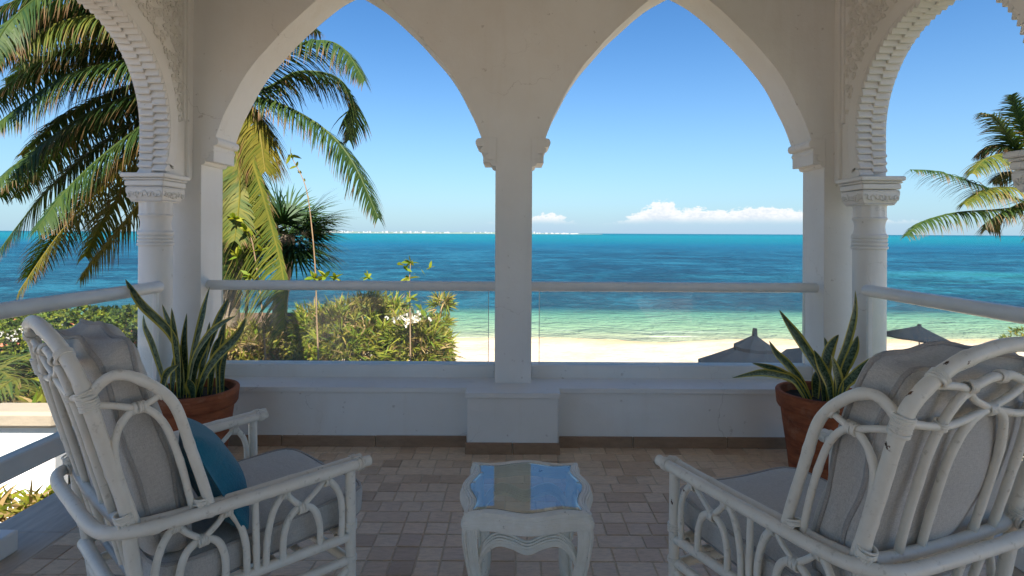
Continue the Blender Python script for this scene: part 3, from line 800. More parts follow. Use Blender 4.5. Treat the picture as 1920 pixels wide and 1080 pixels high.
def make_chair(label):
    t_ = empty('rattan_armchair'); tag(t_, label, 'armchair', 'rattan armchairs facing the sea')
    CM = 'painted_cane'; ZR = 0.62
    def node_r(pts, r, seed):
        rr = []
        acc = 0.0; ph = rnd.uniform(0, 0.2)
        for i, p in enumerate(pts):
            if i: acc += (p - pts[i - 1]).length
            k = ((acc + ph) % 0.21) / 0.21
            rr.append(r * (1 + 0.06 * mnoise.noise(Vector((i * 0.35, seed, 0))) + (0.09 if k < 0.09 else 0.0)))
        return rr
    sd = [0]
    def cane(name, pts, r, n=4, sides=12, sp=True, parent=t_):
        sd[0] += 1
        P = spline(pts, n) if sp else [Vector(p) for p in pts]
        return MB().tube(P, node_r(P, r, sd[0]), sides).build(name, CM, parent, 50)
    def bind(c, ax, r, k=5, wid=0.0050):
        c = Vector(c); ax = Vector(ax).normalized(); b = MB(); u = ax.orthogonal().normalized(); v_ = ax.cross(u)
        for i in range(k):
            o_ = (i - (k - 1) / 2) * wid; tilt = rnd.uniform(-0.2, 0.2)
            b.tube([c + ax * (o_ + tilt * r * math.cos(2 * PI * q / 14)) + (u * math.cos(2 * PI * q / 14) + v_ * math.sin(2 * PI * q / 14)) * r for q in range(14)], 0.0029, 6, True)
        return b.build('binding', CM, t_, 60)
    # wrap-round arm rail: outer and inner cane
    def U(off, yb, fr):
        L = []
        hf, hb = 0.335 - off, 0.292 - off
        for s_ in (1, -1):
            side = [(s_ * hf, fr, ZR), (s_ * (hf - 0.012), 0.42, ZR), (s_ * (hb + 0.012), 0.20, ZR), (s_ * hb, 0.09, ZR), (s_ * (hb - 0.022), 0.025 + off * 0.4, ZR), (s_ * (hb - 0.085), yb + off, ZR)]
            L.append(side)
        return L[0] + [(0.0, yb - 0.006 + off, ZR)] + L[1][::-1]
    cane('arm_rail', U(0.0, -0.022, 0.62), 0.0152, 10, 14)
    cane('inner_arm_rail', U(0.033, -0.010, 0.61), 0.0132, 10, 14)
    for s_ in (-1, 1):
        bind((s_ * 0.333, 0.585, ZR), (0, 1, 0), 0.0165, 4); bind((s_ * 0.300, 0.585, ZR), (0, 1, 0), 0.0145, 4); 
    # back hoop continues into the rear legs
    half_ = [(0.235, 0.085, 0.0), (0.240, 0.072, 0.28), (0.250, 0.035, 0.56), (0.252, 0.024, 0.66), (0.252, -0.014, 0.80), (0.248, -0.050, 0.935), (0.220, -0.067, 0.995), (0.160, -0.085, 1.045), (0.075, -0.097, 1.072)]
    hoop = half_ + [(0, -0.100, 1.080)] + [(-x, y, z) for x, y, z in half_[::-1]]
    cane('back_hoop', hoop, 0.0152, 10, 14)
    # concentric arches of the back
    def back_pt(u, v): return (u, 0.022 - 0.25 * v - 0.03 * v * v, ZR + v)
    for hw, top, r in ((0.155, 0.392, 0.0095), (0.085, 0.318, 0.0090)):
        A = [(hw * 0.92, -0.16), (hw, 0.0), (hw * 1.03, 0.12), (hw * 0.98, top * 0.68), (hw * 0.72, top * 0.90), (hw * 0.3, top * 0.99)]
        pts = [back_pt(u, v) for u, v in A] + [back_pt(0, top)] + [back_pt(-u, v) for u, v in A[::-1]]
        cane('back_arch', pts, r, 8)
    for s_ in (-1, 1):
        cane('back_link', [(s_ * 0.246, -0.052, 0.935), back_pt(s_ * 0.165, 0.300), back_pt(s_ * 0.10, 0.298), back_pt(0.0, 0.322)], 0.0080)
        cane('back_link', [(s_ * 0.205, -0.075, 1.010), back_pt(s_ * 0.11, 0.378), back_pt(s_ * 0.06, 0.345), back_pt(0.0, 0.322)], 0.0080)
        bind((s_ * 0.248, -0.049, 0.930), (s_ * -0.05, -0.25, 0.9), 0.0182, 9)
        bind((s_ * 0.188, -0.078, 1.024), (-s_ * 0.7, -0.1, 0.5), 0.0170, 4)
        bind(back_pt(s_ * 0.145, 0.300), (0, -0.3, 1), 0.0118, 4); bind(back_pt(s_ * 0.09, 0.378), (1, 0, 0), 0.0118, 4)
        bind((s_ * 0.252, 0.018, ZR + 0.006), (s_ * 0.1, 1, 0.3), 0.0178, 5)
        bind((s_ * 0.252, 0.018, ZR + 0.03), (0, -.3, 1), 0.0178, 4)
    bind(back_pt(0, 0.320), (1, 0, 0), 0.0118, 5); bind(back_pt(0, 0.392), (1, 0, 0), 0.0118, 4)
    # wings
    for s_ in (-1, 1):
        W = [(0.248, -0.050, 0.928), (0.254, -0.030, 0.960), (0.262, 0.002, 0.978), (0.270, 0.052, 0.956), (0.275, 0.112, 0.892), (0.281, 0.150, 0.77), (0.288, 0.186, 0.64), (0.289, 0.19, 0.60)]
        cane('wing_hoop', [(s_ * x, y, z) for x, y, z in W], 0.0120, 8)
        A = [(0.276, 0.158, 0.61), (0.271, 0.128, 0.75), (0.266, 0.092, 0.852), (0.262, 0.046, 0.893), (0.258, 0.008, 0.858), (0.257, 0.002, 0.78), (0.256, 0.046, 0.62)]
        cane('wing_arch', [(s_ * x, y, z) for x, y, z in A], 0.0082, 8)
        cane('wing_link', [(s_ * 0.248, -0.050, 0.920), (s_ * 0.257, 0.0, 0.908), (s_ * 0.262, 0.046, 0.896), (s_ * 0.268, 0.090, 0.918)], 0.0075)
        bind((s_ * 0.262, 0.044, 0.895), (0, 1, 0.1), 0.0118, 5); bind((s_ * 0.267, 0.086, 0.918), (0, 0.8, 0.6), 0.0110, 3)
        bind((s_ * 0.288, 0.172, ZR + 0.002), (0, 1, 0), 0.0185, 6); bind((s_ * 0.284, 0.170, ZR + 0.022), (0, 0.2, 1), 0.0150, 3)
        # legs, seat frame and the interlaced side panel
        cane('leg', [(s_ * 0.316, 0.575, 0.0), (s_ * 0.316, 0.570, 0.30), (s_ * 0.318, 0.565, 0.605)], 0.0150)
        cane('seat_rail', [(s_ * 0.244, 0.06, 0.405), (s_ * 0.280, 0.30, 0.407), (s_ * 0.316, 0.568, 0.408)], 0.0138)
        cane('stretcher', [(s_ * 0.242, 0.07, 0.335), (s_ * 0.280, 0.30, 0.338), (s_ * 0.316, 0.570, 0.340)], 0.0130)
        cane('brace', [(s_ * 0.316, 0.560, 0.315), (s_ * 0.290, 0.45, 0.23), (s_ * 0.262, 0.30, 0.200), (s_ * 0.244, 0.08, 0.19)], 0.011)
        def sp_(y, z): return (s_ * (0.246 + 0.066 * (y / 0.55) + 0.002), y, z)
        P = [([(0.540, 0.415), (0.541, 0.50), (0.528, 0.555), (0.495, 0.598)], 'side_curve'), ([(0.495, 0.598), (0.465, 0.572), (0.425, 0.540)], 'side_link'),
             ([(0.330, 0.412), (0.334, 0.49), (0.350, 0.555), (0.378, 0.598)], 'side_curve'), ([(0.378, 0.598), (0.398, 0.568), (0.425, 0.540)], 'side_link'),
             ([(0.476, 0.412), (0.475, 0.475), (0.458, 0.522), (0.425, 0.540), (0.392, 0.522), (0.376, 0.475), (0.374, 0.412)], 'side_arch'),
             ([(0.307, 0.408), (0.305, 0.50), (0.302, 0.60)], 'side_post'),
             ([(0.283, 0.412), (0.280, 0.49), (0.262, 0.555), (0.235, 0.598)], 'side_curve'), ([(0.235, 0.598), (0.214, 0.568), (0.180, 0.540)], 'side_link'),
             ([(0.232, 0.410), (0.231, 0.475), (0.214, 0.522), (0.180, 0.540), (0.147, 0.522), (0.131, 0.475), (0.130, 0.410)], 'side_arch'),
             ([(0.078, 0.410), (0.079, 0.49), (0.094, 0.555), (0.122, 0.598)], 'side_curve'), ([(0.122, 0.598), (0.146, 0.568), (0.180, 0.540)], 'side_link')]
        for pts, nm in P: cane(nm, [sp_(y, z) for y, z in pts], 0.0092 if nm != 'side_link' else 0.0075, 6, 10)
        for y in (0.425, 0.180): bind(sp_(y, 0.538), (0, 1, 0), 0.0132, 5)
        for y in (0.495, 0.378, 0.235, 0.122): bind(sp_(y, 0.592), (0, 1, 0), 0.0130, 4)
        bind((s_ * 0.316, 0.568, 0.44), (0, 0, 1), 0.0170, 5); bind((s_ * 0.300, 0.545, 0.408), (0.1 * s_, 1, 0), 0.0158, 5); bind((s_ * 0.316, 0.568, 0.345), (0, 0, 1), 0.0170, 3)
    cane('front_rail', [(-0.318, 0.568, 0.398), (0, 0.585, 0.398), (0.318, 0.568, 0.398)], 0.017)
    cane('front_stretcher', [(-0.316, 0.570, 0.330), (0, 0.575, 0.330), (0.316, 0.570, 0.330)], 0.014)
    cane('rear_rail', [(-0.25, 0.05, 0.395), (0, 0.045, 0.395), (0.25, 0.05, 0.395)], 0.0165)
    cane('rear_stretcher', [(-0.24, 0.068, 0.33), (0, 0.065, 0.33), (0.24, 0.068, 0.33)], 0.0155)
    cane('rear_stretcher', [(-0.24, 0.078, 0.20), (0, 0.078, 0.20), (0.24, 0.078, 0.20)], 0.0145)
    for k in range(7):
        y = 0.09 + 0.07 * k; cane('seat_slat', [(-0.26, y, 0.396), (0.26, y, 0.396)], 0.0085, 3, 8)
    # cushions
    b, pip = cushion(0.520, 0.600, 0.108, 0.13, 14, 2.0, 9.0, 0.006)
    o = b.build('seat_cushion', 'linen', t_, 180); o.location = (0, 0.380, 0.458)
    for zz in (-0.88, 0.88): MB().tube(pip(zz), 0.0055, 6, True).build('piping', 'linen_piping', o, 60)
    b, pip = cushion(0.470, 0.560, 0.135, 0.17, 16, 7.3, 9.0, 0.018)
    o = b.build('back_cushion', 'linen', t_, 180); o.location = (0, 0.074, 0.768); o.rotation_euler = (R(90 + 15), 0, 0)
    for zz in (-0.62, 0.62): MB().tube(pip(zz), 0.0058, 6, True).build('piping', 'linen_piping', o, 60)
    return t_
ch1 = make_chair('white cane armchair with grey cushions holding the teal throw cushion')
ch1.location = (-1.085, 1.425, 0); ch1.rotation_euler = (0, 0, R(-41))
ch2 = copy_tree(ch1); ch2['label'] = 'white cane armchair with grey cushions and no throw cushion, beside the sparse snake plant'
ch2.location = (0.972, 1.222, 0); ch2.rotation_euler = (0, 0, R(20.5))
b, pip = cushion(0.33, 0.33, 0.115, 0.10, 12, 4.4, 4.0, 0.006)
# taper the pillow to its seams
for i, (x, y, z) in enumerate(b.v):
    e = max(abs(x), abs(y)) / 0.165; b.v[i] = (x, y, z * max(0.06, 1 - e ** 2.6))
pil = b.build('throw_cushion', 'teal_fabric', None, 180); tag(pil, 'teal throw cushion leaning against the grey back cushion', 'cushion')
Mc = Matrix.Translation(ch1.location) @ Matrix.Rotation(R(-41), 4, 'Z')
pil.matrix_world = Mc @ Matrix.Translation((0.120, 0.262, 0.640)) @ Matrix.Rotation(R(-14), 4, 'Z') @ Matrix.Rotation(R(90 + 27), 4, 'X') @ Matrix.Rotation(R(6), 4, 'Z')

# reed coffee table
def outline(half_w, half_d, n=26, bul=0.015, cr=1.0):
    pts = []
    for side in range(4):
        for k in range(n):
            t_ = -cr + 2 * cr * k / n
            off = bul * math.cos(1.5 * PI * t_)
            hw, hd = (half_w, half_d) if side % 2 == 0 else (half_d, half_w)
            x, y = t_ * hw, -(hd + off)
            a_ = side * PI / 2
            pts.append((x * math.cos(a_) - y * math.sin(a_), x * math.sin(a_) + y * math.cos(a_)))
    # smooth corners
    for _ in range(2):
        pts = [((pts[i - 1][0] + 2 * pts[i][0] + pts[(i + 1) % len(pts)][0]) / 4, (pts[i - 1][1] + 2 * pts[i][1] + pts[(i + 1) % len(pts)][1]) / 4) for i in range(len(pts))]
    return pts
tb = empty('coffee_table', (0.048, 1.872, 0)); tag(tb, 'small white reed coffee table with a wavy glass top between the armchairs', 'table')
ZT = 0.452; HW = 0.198
b = MB()
for k in range(8):      # apron: stacked reeds, bowed outwards
    f_ = k / 7; off = 0.008 * math.sin(PI * f_) - 0.002
    o_ = outline(HW + off, HW + off)
    b.tube([(x, y, ZT - 0.006 - 0.042 * f_) for x, y in o_], 0.0042, 6, True)
for k in range(4):      # rolled top edge
    o_ = outline(HW - 0.002 - 0.007 * k, HW - 0.002 - 0.007 * k)
    b.tube([(x, y, ZT + (0.000, 0.002, 0.002, 0.000)[k]) for x, y in o_], 0.0048, 6, True)
b.build('apron', 'painted_reed', tb, 60)
def reeds(path, wdir, count, r, name, wprof=None):
    b = MB(); wdir = Vector(wdir).normalized()
    for k in range(count):
        q = k - (count - 1) / 2
        pts = []
        for i, p in enumerate(path):
            s_ = wprof(i / (len(path) - 1)) if wprof else 1.0
            pts.append(Vector(p) + wdir * (q * r * 1.75 * s_) - (Vector((0, 0, 0))))
        b.tube(pts, r, 6)
    return b.build(name, 'painted_reed', tb, 60)
for sx in (-1, 1):
    for sy in (-1, 1):
        c = HW * 0.80
        L = [(c + 0.010, 0.425), (c + 0.016, 0.39), (c + 0.013, 0.34), (c + 0.004, 0.28), (c - 0.010, 0.20), (c - 0.012, 0.12), (c - 0.002, 0.05), (c + 0.014, 0.0)]
        path = spline([(sx * q, sy * q, z) for q, z in L], 5)
        wp = lambda f_: 1.05 - 0.25 * math.sin(PI * min(1, f_ * 1.1))
        b = MB()
        for face in range(2):
            wdir = Vector((1, 0, 0)) if face == 0 else Vector((0, 1, 0)); other = Vector((0, sy, 0)) if face == 0 else Vector((sx, 0, 0))
            for k in range(8):
                q = k - 3.5
                b.tube([p + wdir * (q * 0.0062 * wp(i / (len(path) - 1))) + other * 0.017 * wp(i / (len(path) - 1)) for i, p in enumerate(path)], 0.0040, 6)
        b.tube(path, 0.019, 8)
        b.build('leg', 'painted_reed', tb, 60)
for side in range(4):
    A = [(-0.172, 0.205), (-0.160, 0.27), (-0.135, 0.335), (-0.095, 0.368), (-0.05, 0.362), (0.0, 0.343), (0.05, 0.362), (0.095, 0.368), (0.135, 0.335), (0.160, 0.27), (0.172, 0.205)]
    Mz = Matrix.Rotation(side * PI / 2, 4, 'Z'); b = MB()
    for k in range(6):
        q = k - 2.5
        P = spline([(x, -0.176 + 0.003 * abs(q), z + q * 0.0075) for x, z in A], 5)
        b.tube([Mz @ p for p in P], 0.0043, 6)
    b.build('wavy_stretcher', 'painted_reed', tb, 60)
gp = outline(HW - 0.026, HW - 0.026)
b = MB(); n_ = len(gp)
inn = [(x * 0.93, y * 0.93) for x, y in gp]
b.add([(x, y, ZT - 0.001) for x, y in gp] + [(x, y, ZT + 0.005) for x, y in gp] + [(x, y, ZT + 0.0075) for x, y in inn],
      [(n_ + i, n_ + (i + 1) % n_, 2 * n_ + (i + 1) % n_, 2 * n_ + i) for i in range(n_)] + [tuple(range(2 * n_, 3 * n_))])
gt = b.build('glass_top', 'table_glass', tb)
b = MB().add([(x, y, ZT - 0.002) for x, y in gp] + [(x, y, ZT + 0.0048) for x, y in gp], [(i, (i + 1) % n_, n_ + (i + 1) % n_, n_ + i) for i in range(n_)])
b.build('glass_rim', 'glass_edge', gt)

# ------------------------------------------------------------------ potted snake plants
def pot(x, y, label):
    t_ = empty('terracotta_pot', (x, y, 0)); tag(t_, label, 'pot', 'terracotta pots in the corners')
    pr = [(0.150, 0.0), (0.155, 0.004), (0.168, 0.12), (0.188, 0.26), (0.199, 0.345), (0.201, 0.352), (0.212, 0.356), (0.219, 0.368), (0.224, 0.42), (0.226, 0.438), (0.221, 0.446), (0.206, 0.447), (0.199, 0.440), (0.196, 0.40)]
    b = MB().lathe(pr, 48); b.f.pop(); b.build('body', 'terracotta', t_, 40)
    b = MB()
    for i in range(9):
        for k in range(32):
            rr = 0.197 * i / 8; an = 2 * PI * k / 32
            b.v.append((rr * math.cos(an), rr * math.sin(an), 0.402 + 0.014 * mnoise.noise(Vector((rr * 30 * math.cos(an), rr * 30 * math.sin(an), 2)))))
    for i in range(8):
        for k in range(32): k2 = (k + 1) % 32; b.f.append((i * 32 + k, (i + 1) * 32 + k, (i + 1) * 32 + k2, i * 32 + k2))
    b.build('soil', 'soil', t_, 180)
    return t_
pot(-1.734, 3.05, 'brown terracotta pot holding the fuller snake plant'); pot(1.680, 3.05, 'orange terracotta pot holding the sparse snake plant')

def blade(b, pts, wmax, twist0=0.0, twist1=0.0, n=6, seed=0.5, cup=0.25, base=0.55):
    P = spline(pts, n); m_ = len(P)
    for i, p in enumerate(P):
        f_ = i / (m_ - 1); T = (P[min(i + 1, m_ - 1)] - P[max(i - 1, 0)]).normalized()
        side = T.cross(Vector((0, -1, 0.15))); side = side.normalized() if side.length > 1e-4 else Vector((1, 0, 0))
        side = Matrix.Rotation(twist0 + (twist1 - twist0) * f_, 3, T) @ side
        nor = side.cross(T)
        w_ = wmax * (base + (1 - base) * min(1, f_ / 0.45)) * (1.0 if f_ < 0.55 else max(0.02, 1 - ((f_ - 0.55) / 0.45) ** 1.7))
        for k in range(5):
            q = -1 + k / 2
            b.v.append(tuple(p + side * q * w_ / 2 + nor * (cup * w_ * q * q * 0.5))); b.a.append((f_, seed, q))
    base_ = len(b.v) - m_ * 5
    for i in range(m_ - 1):
        for k in range(4):
            a_ = base_ + i * 5 + k; b.f.append((a_, a_ + 1, a_ + 6, a_ + 5))
def snake(label, x, y, leaves):
    t_ = empty('snake_plant', (x, y, 0.40)); tag(t_, label, 'plant', 'snake plants in terracotta pots')
    for i, (pp, wd, dy) in enumerate(leaves):
        b = MB(); m_ = len(pp); pts = []
        for k, (px, py) in enumerate(pp):     # base first
            Yk = y + dy * (k / (m_ - 1)) + (-0.05 if dy < 0 else 0.05) * 0.6
            p = at(px, py, Yk); pts.append(p - Vector((x, y, 0.40)))
        pts[0].z = -0.01
        blade(b, pts, wd, rnd.uniform(-0.5, 0.5), rnd.uniform(-0.7, 0.7), 6, rnd.random(), 0.35)
        b.build('leaf', 'snake_leaf', t_, 180)
    return t_
def L3(l, ox, oy, k): return [(ox + px / k, oy + py / k) for px, py in l]
lv = []
for pp, wd, dy in [([(365, 690), (355, 520), (300, 370), (150, 220), (85, 130), (45, 70)], .052, -.10), ([(300, 660), (255, 600), (200, 430), (160, 340), (147, 270)], .045, .05),
        ([(370, 680), (365, 600), (330, 400), (285, 290), (253, 212)], .050, .08), ([(350, 680), (345, 560), (325, 380), (306, 232)], .044, -.06), ([(385, 690), (382, 560), (378, 420), (391, 262)], .042, .10),
        ([(395, 690), (430, 500), (480, 290), (500, 200), (521, 112)], .050, .06), ([(440, 690), (500, 500), (560, 330), (600, 235), (625, 178)], .046, .10), ([(395, 700), (430, 530), (510, 390), (590, 320), (668, 276)], .040, -.12),
        ([(450, 720), (490, 620), (560, 510), (650, 420), (700, 350), (722, 285)], .055, -.06), ([(572, 690), (572, 600), (580, 480), (590, 370), (612, 300)], .044, .06), ([(590, 680), (592, 600), (606, 520), (640, 410)], .040, .02),
        ([(310, 690), (318, 600), (330, 470)], .036, .04), ([(430, 740), (425, 700), (415, 660), (398, 632)], .070, -.05), ([(250, 690), (275, 610), (345, 550)], .040, -.08), ([(470, 690), (480, 560), (505, 430), (520, 310)], .040, .02),
        ([(520, 680), (535, 560), (560, 440), (590, 380)], .042, .0), ([(415, 690), (440, 560), (490, 440), (545, 350)], .046, -.02)]:
    lv.append((L3(pp, 220, 500, 3.0), wd, dy))
snake('dense snake plant with many upright yellow-edged leaves behind the teal cushion', -1.734, 3.05, lv)
lv = []
for pp, wd, dy in [([(1180, 700), (1150, 560), (1080, 420), (950, 220), (860, 90), (770, -46)], .056, -.02), ([(1060, 690), (970, 600), (850, 450), (740, 340), (682, 236)], .044, -.04), ([(1050, 690), (940, 610), (800, 530), (680, 470), (528, 434)], .052, -.10),
        ([(1030, 680), (900, 590), (760, 540), (620, 520), (500, 535), (345, 570)], .040, -.16), ([(1180, 700), (1185, 560), (1190, 400), (1240, 270), (1308, 180)], .072, .06), ([(1270, 720), (1300, 480), (1370, 280), (1425, 80), (1452, -70), (1456, -220)], .050, .04),
        ([(1300, 720), (1330, 560), (1395, 400), (1450, 290), (1480, 190)], .062, .08), ([(1310, 730), (1350, 650), (1430, 560), (1530, 460), (1626, 372)], .058, -.03), ([(1240, 720), (1215, 620), (1150, 460), (1088, 318)], .054, -.06), ([(1300, 730), (1305, 620), (1270, 480), (1240, 365)], .060, -.02),
        ([(1100, 690), (1100, 600), (1115, 500)], .05, .08), ([(1240, 740), (1225, 640), (1200, 560), (1160, 470)], .04, .02), ([(1230, 640), (1215, 480), (1195, 280), (1180, 205)], .03, .12)]:
    lv.append((L3(pp, 1300, 590, 4.8), wd, dy))
snake('sparse snake plant with broad spreading yellow-edged leaves', 1.680, 3.05, lv)

# ------------------------------------------------------------------ garden and beach
def frond(b, pts, leaflet, n=80, droop=0.7, wid=0.025, fwd=0.55, bias=0.0, r2=rnd, startf=0.08, taper=0.55, sidev=None):
    """midrib polyline (3D, base first) with two rows of hanging leaflets; bias <0 favours one side"""
    P = spline(pts, 10); acc = [0.0]
    for i in range(1, len(P)): acc.append(acc[-1] + (P[i] - P[i - 1]).length)
    L = acc[-1]; UP = Vector((0, 0, 1))
    # midrib
    k0 = len(b.v); b.tube(P, [0.020 * (1 - 0.85 * a_ / L) + 0.003 for a_ in acc], 5)
    b.a += [(0.3, 1.0, 0)] * (len(b.v) - k0)
    j = 1
    for i in range(n):
        f_ = startf + (1 - startf) * (i + 0.5) / n; s_ = f_ * L
        while j < len(acc) - 1 and acc[j] < s_: j += 1
        p = P[j - 1].lerp(P[j], (s_ - acc[j - 1]) / max(acc[j] - acc[j - 1], 1e-6)); T = (P[j] - P[j - 1]).normalized()
        S_ = T.cross(UP); S_ = S_.normalized() if S_.length > 0.05 else Vector((1, 0, 0))
        if sidev is not None: S_ = sidev
        for sg in (-1, 1):
            ln = leaflet * (0.35 + 0.65 * math.sin(PI * min(1, 0.18 + f_ * 0.72)) ** 0.8) * r2.uniform(0.75, 1.1) * (1 - taper * max(0, f_ - 0.75) / 0.25)
            if bias: ln *= (1 + bias * sg)
            dr = droop * r2.uniform(0.75, 1.25)
            d_ = (S_ * sg * r2.uniform(0.75, 1.0) + T * fwd * r2.uniform(0.8, 1.3) + UP * r2.uniform(-0.05, 0.25)).normalized()
            wd = (T - d_ * T.dot(d_)).normalized(); rv = r2.random(); k0 = len(b.v); m_ = 5
            q = p.copy(); dd = d_.copy()
            for k in range(m_):
                t_ = k / (m_ - 1); ww = wid * (1 - t_ ** 1.6) * 0.5 + 0.001
                b.v += [tuple(q - wd * ww), tuple(q + wd * ww)]; b.a += [(t_, rv, -1), (t_, rv, 1)]
                dd = (dd + Vector((0, 0, -1)) * dr * 0.42).normalized(); q = q + dd * ln / (m_ - 1)
            for k in range(m_ - 1): a_ = k0 + k * 2; b.f.append((a_, a_ + 1, a_ + 3, a_ + 2))
def palm_tree(label, crown, base, fronds, trunk_r=0.14, leaflet=0.62, n=80, wid=0.021):
    t_ = empty('coconut_palm', base); tag(t_, label, 'palm tree'); O = Vector(base)
    pts = spline([(0, 0, -0.3), (Vector(crown) - O) * 0.5 + Vector((0.12, 0.1, 0)), Vector(crown) - O - Vector((0, 0, 0.1))], 14)
    MB().tube(pts, [trunk_r * (1.25 - 0.45 * i / len(pts)) * (1 + 0.06 * (i % 2)) for i in range(len(pts))], 12).build('trunk', 'bark', t_, 60)
    for i, (pp, mat, droop, bias) in enumerate(fronds):
        b = MB(); frond(b, [p - O for p in pp], leaflet, n, droop, wid, bias=bias, sidev=Vector((0.92, -0.38, 0)) if bias < -0.5 else None); b.build('frond', mat, t_)
    return t_
def F(px, Y0, Y1):
    """pixel polyline (base first) -> 3D with depth going from Y0 to Y1"""
    m_ = len(px); return [at(x, y, Y0 + (Y1 - Y0) * (k / (m_ - 1))) for k, (x, y) in enumerate(px)]
CY = 7.2
C = at(425, 185, CY); base = at(392, 620, CY + 0.1); base.z = -1.6
G, YE = 'frond_green', 'frond_yellow'
fr = [(F([(420, 190), (340, 215), (265, 272), (165, 375), (95, 460), (35, 548)], CY, 6.3), YE, 0.75, 0), (F([(420, 195), (340, 290), (260, 385), (205, 450), (150, 522)], CY, 6.9), YE, 0.8, 0),
      (F([(420, 185), (330, 195), (210, 255), (100, 345), (40, 415), (-5, 475)], CY, 6.5), G, 0.9, 0), (F([(420, 180), (310, 168), (200, 195), (100, 255), (40, 300), (-10, 345)], CY, 6.0), G, 0.9, 0),
      (F([(420, 175), (330, 125), (240, 114), (130, 140), (50, 190), (-20, 245)], CY, 5.7), G, 1.0, 0), (F([(420, 180), (300, 140), (200, 120), (100, 130), (20, 170), (-50, 220)], CY, 8.6), G, 0.8, 0),
      (F([(425, 175), (330, 60), (220, 0), (110, -20), (10, 10), (-70, 70)], CY, 6.2), G, 1.1, 0), (F([(425, 175), (350, 40), (260, -50), (140, -90), (30, -80), (-60, -30)], CY, 6.6), G, 1.1, 0),
      (F([(425, 180), (320, 90), (200, 50), (90, 50), (0, 90), (-60, 150)], CY, 8.2), G, 1.0, 0), (F([(420, 190), (320, 230), (220, 310), (140, 390), (80, 470), (50, 520)], CY, 8.3), G, 0.8, 0),
      (F([(425, 178), (400, 60), (330, -30), (240, -60), (170, -20)], CY, 6.8), G, 1.0, 0), (F([(420, 185), (310, 185), (190, 215), (80, 285), (0, 370)], CY, 7.8), G, 0.85, 0), (F([(420, 178), (300, 110), (190, 85), (90, 105), (10, 150)], CY, 6.9), G, 1.0, 0), (F([(420, 180), (320, 150), (230, 165), (120, 220), (40, 290)], CY, 7.4), G, 1.0, 0), (F([(425, 175), (320, 40), (200, 5), (100, 25), (30, 70)], CY, 7.6), G, 1.1, 0),
      (F([(430, 185), (505, 188), (600, 236), (660, 302), (709, 408)], CY, 6.6), G, 0.75, -0.1), (F([(430, 175), (470, 140), (520, 105), (585, 78), (640, 88), (683, 150)], CY, 6.4), G, 0.85, 0),
      (F([(430, 180), (500, 165), (560, 135), (630, 145), (662, 192), (655, 262)], CY, 7.6), G, 0.9, 0), (F([(430, 185), (465, 195), (485, 240), (497, 320)], CY, 6.9), YE, 0.9, 0),
      (F([(430, 190), (465, 275), (508, 420), (532, 525), (532, 620)], CY, 6.0), 'frond_mid', 0.65, -0.72), (F([(430, 190), (440, 300), (455, 420), (470, 520)], CY, 7.6), G, 0.5, 0), (F([(428, 190), (420, 310), (415, 430), (425, 530)], CY, 7.0), G, 0.5, 0),
      (F([(420, 170), (330, 90), (230, 70), (130, 90), (40, 140), (-30, 200)], CY, 6.6), G, 1.1, 0), (F([(420, 170), (360, 70), (290, 10), (200, -10), (120, 15), (50, 60)], CY, 7.0), G, 1.1, 0), (F([(420, 190), (330, 240), (250, 330), (190, 420), (160, 480)], CY, 7.6), 'frond_mid', 0.85, 0),
      (F([(420, 185), (320, 205), (220, 270), (130, 350), (70, 430)], CY, 5.9), G, 0.95, 0), (F([(420, 180), (310, 175), (200, 220), (110, 280), (30, 370)], CY, 8.6), G, 0.9, 0), (F([(425, 170), (340, 20), (230, -40), (120, -30), (40, 20)], CY, 8.0), G, 1.1, 0), (F([(420, 170), (300, 60), (180, 30), (70, 60), (-20, 120)], CY, 5.6), 'frond_mid', 1.1, 0),
      (F([(428, 190), (440, 260), (450, 350), (440, 450)], CY, 6.6), 'frond_mid', 0.6, 0),
      (F([(420, 165), (320, 20), (210, -35), (100, -20), (20, 40), (-20, 110)], CY, 5.4), G, 1.2, 0), (F([(420, 165), (350, 60), (260, 20), (160, 25), (80, 70), (30, 130)], CY, 8.8), G, 1.2, 0), (F([(420, 165), (310, 50), (190, 10), (70, 20), (-10, 70)], CY, 6.9), G, 1.2, 0),
      (F([(428, 175), (440, 100), (480, 40), (540, 30), (600, 60)], CY, 8.4), G, 0.9, 0), (F([(428, 170), (430, 80), (440, 0), (470, -60)], CY, 7.9), G, 0.6, 0)]
palm_tree('tall coconut palm with drooping fronds, some yellowing, filling the arch beside the fuller snake plant', C, base, fr, 0.13, 0.66, 150)
CY = 14.0
C = at(1950, 345, CY); base = at(1975, 800, CY); base.z = -4.2
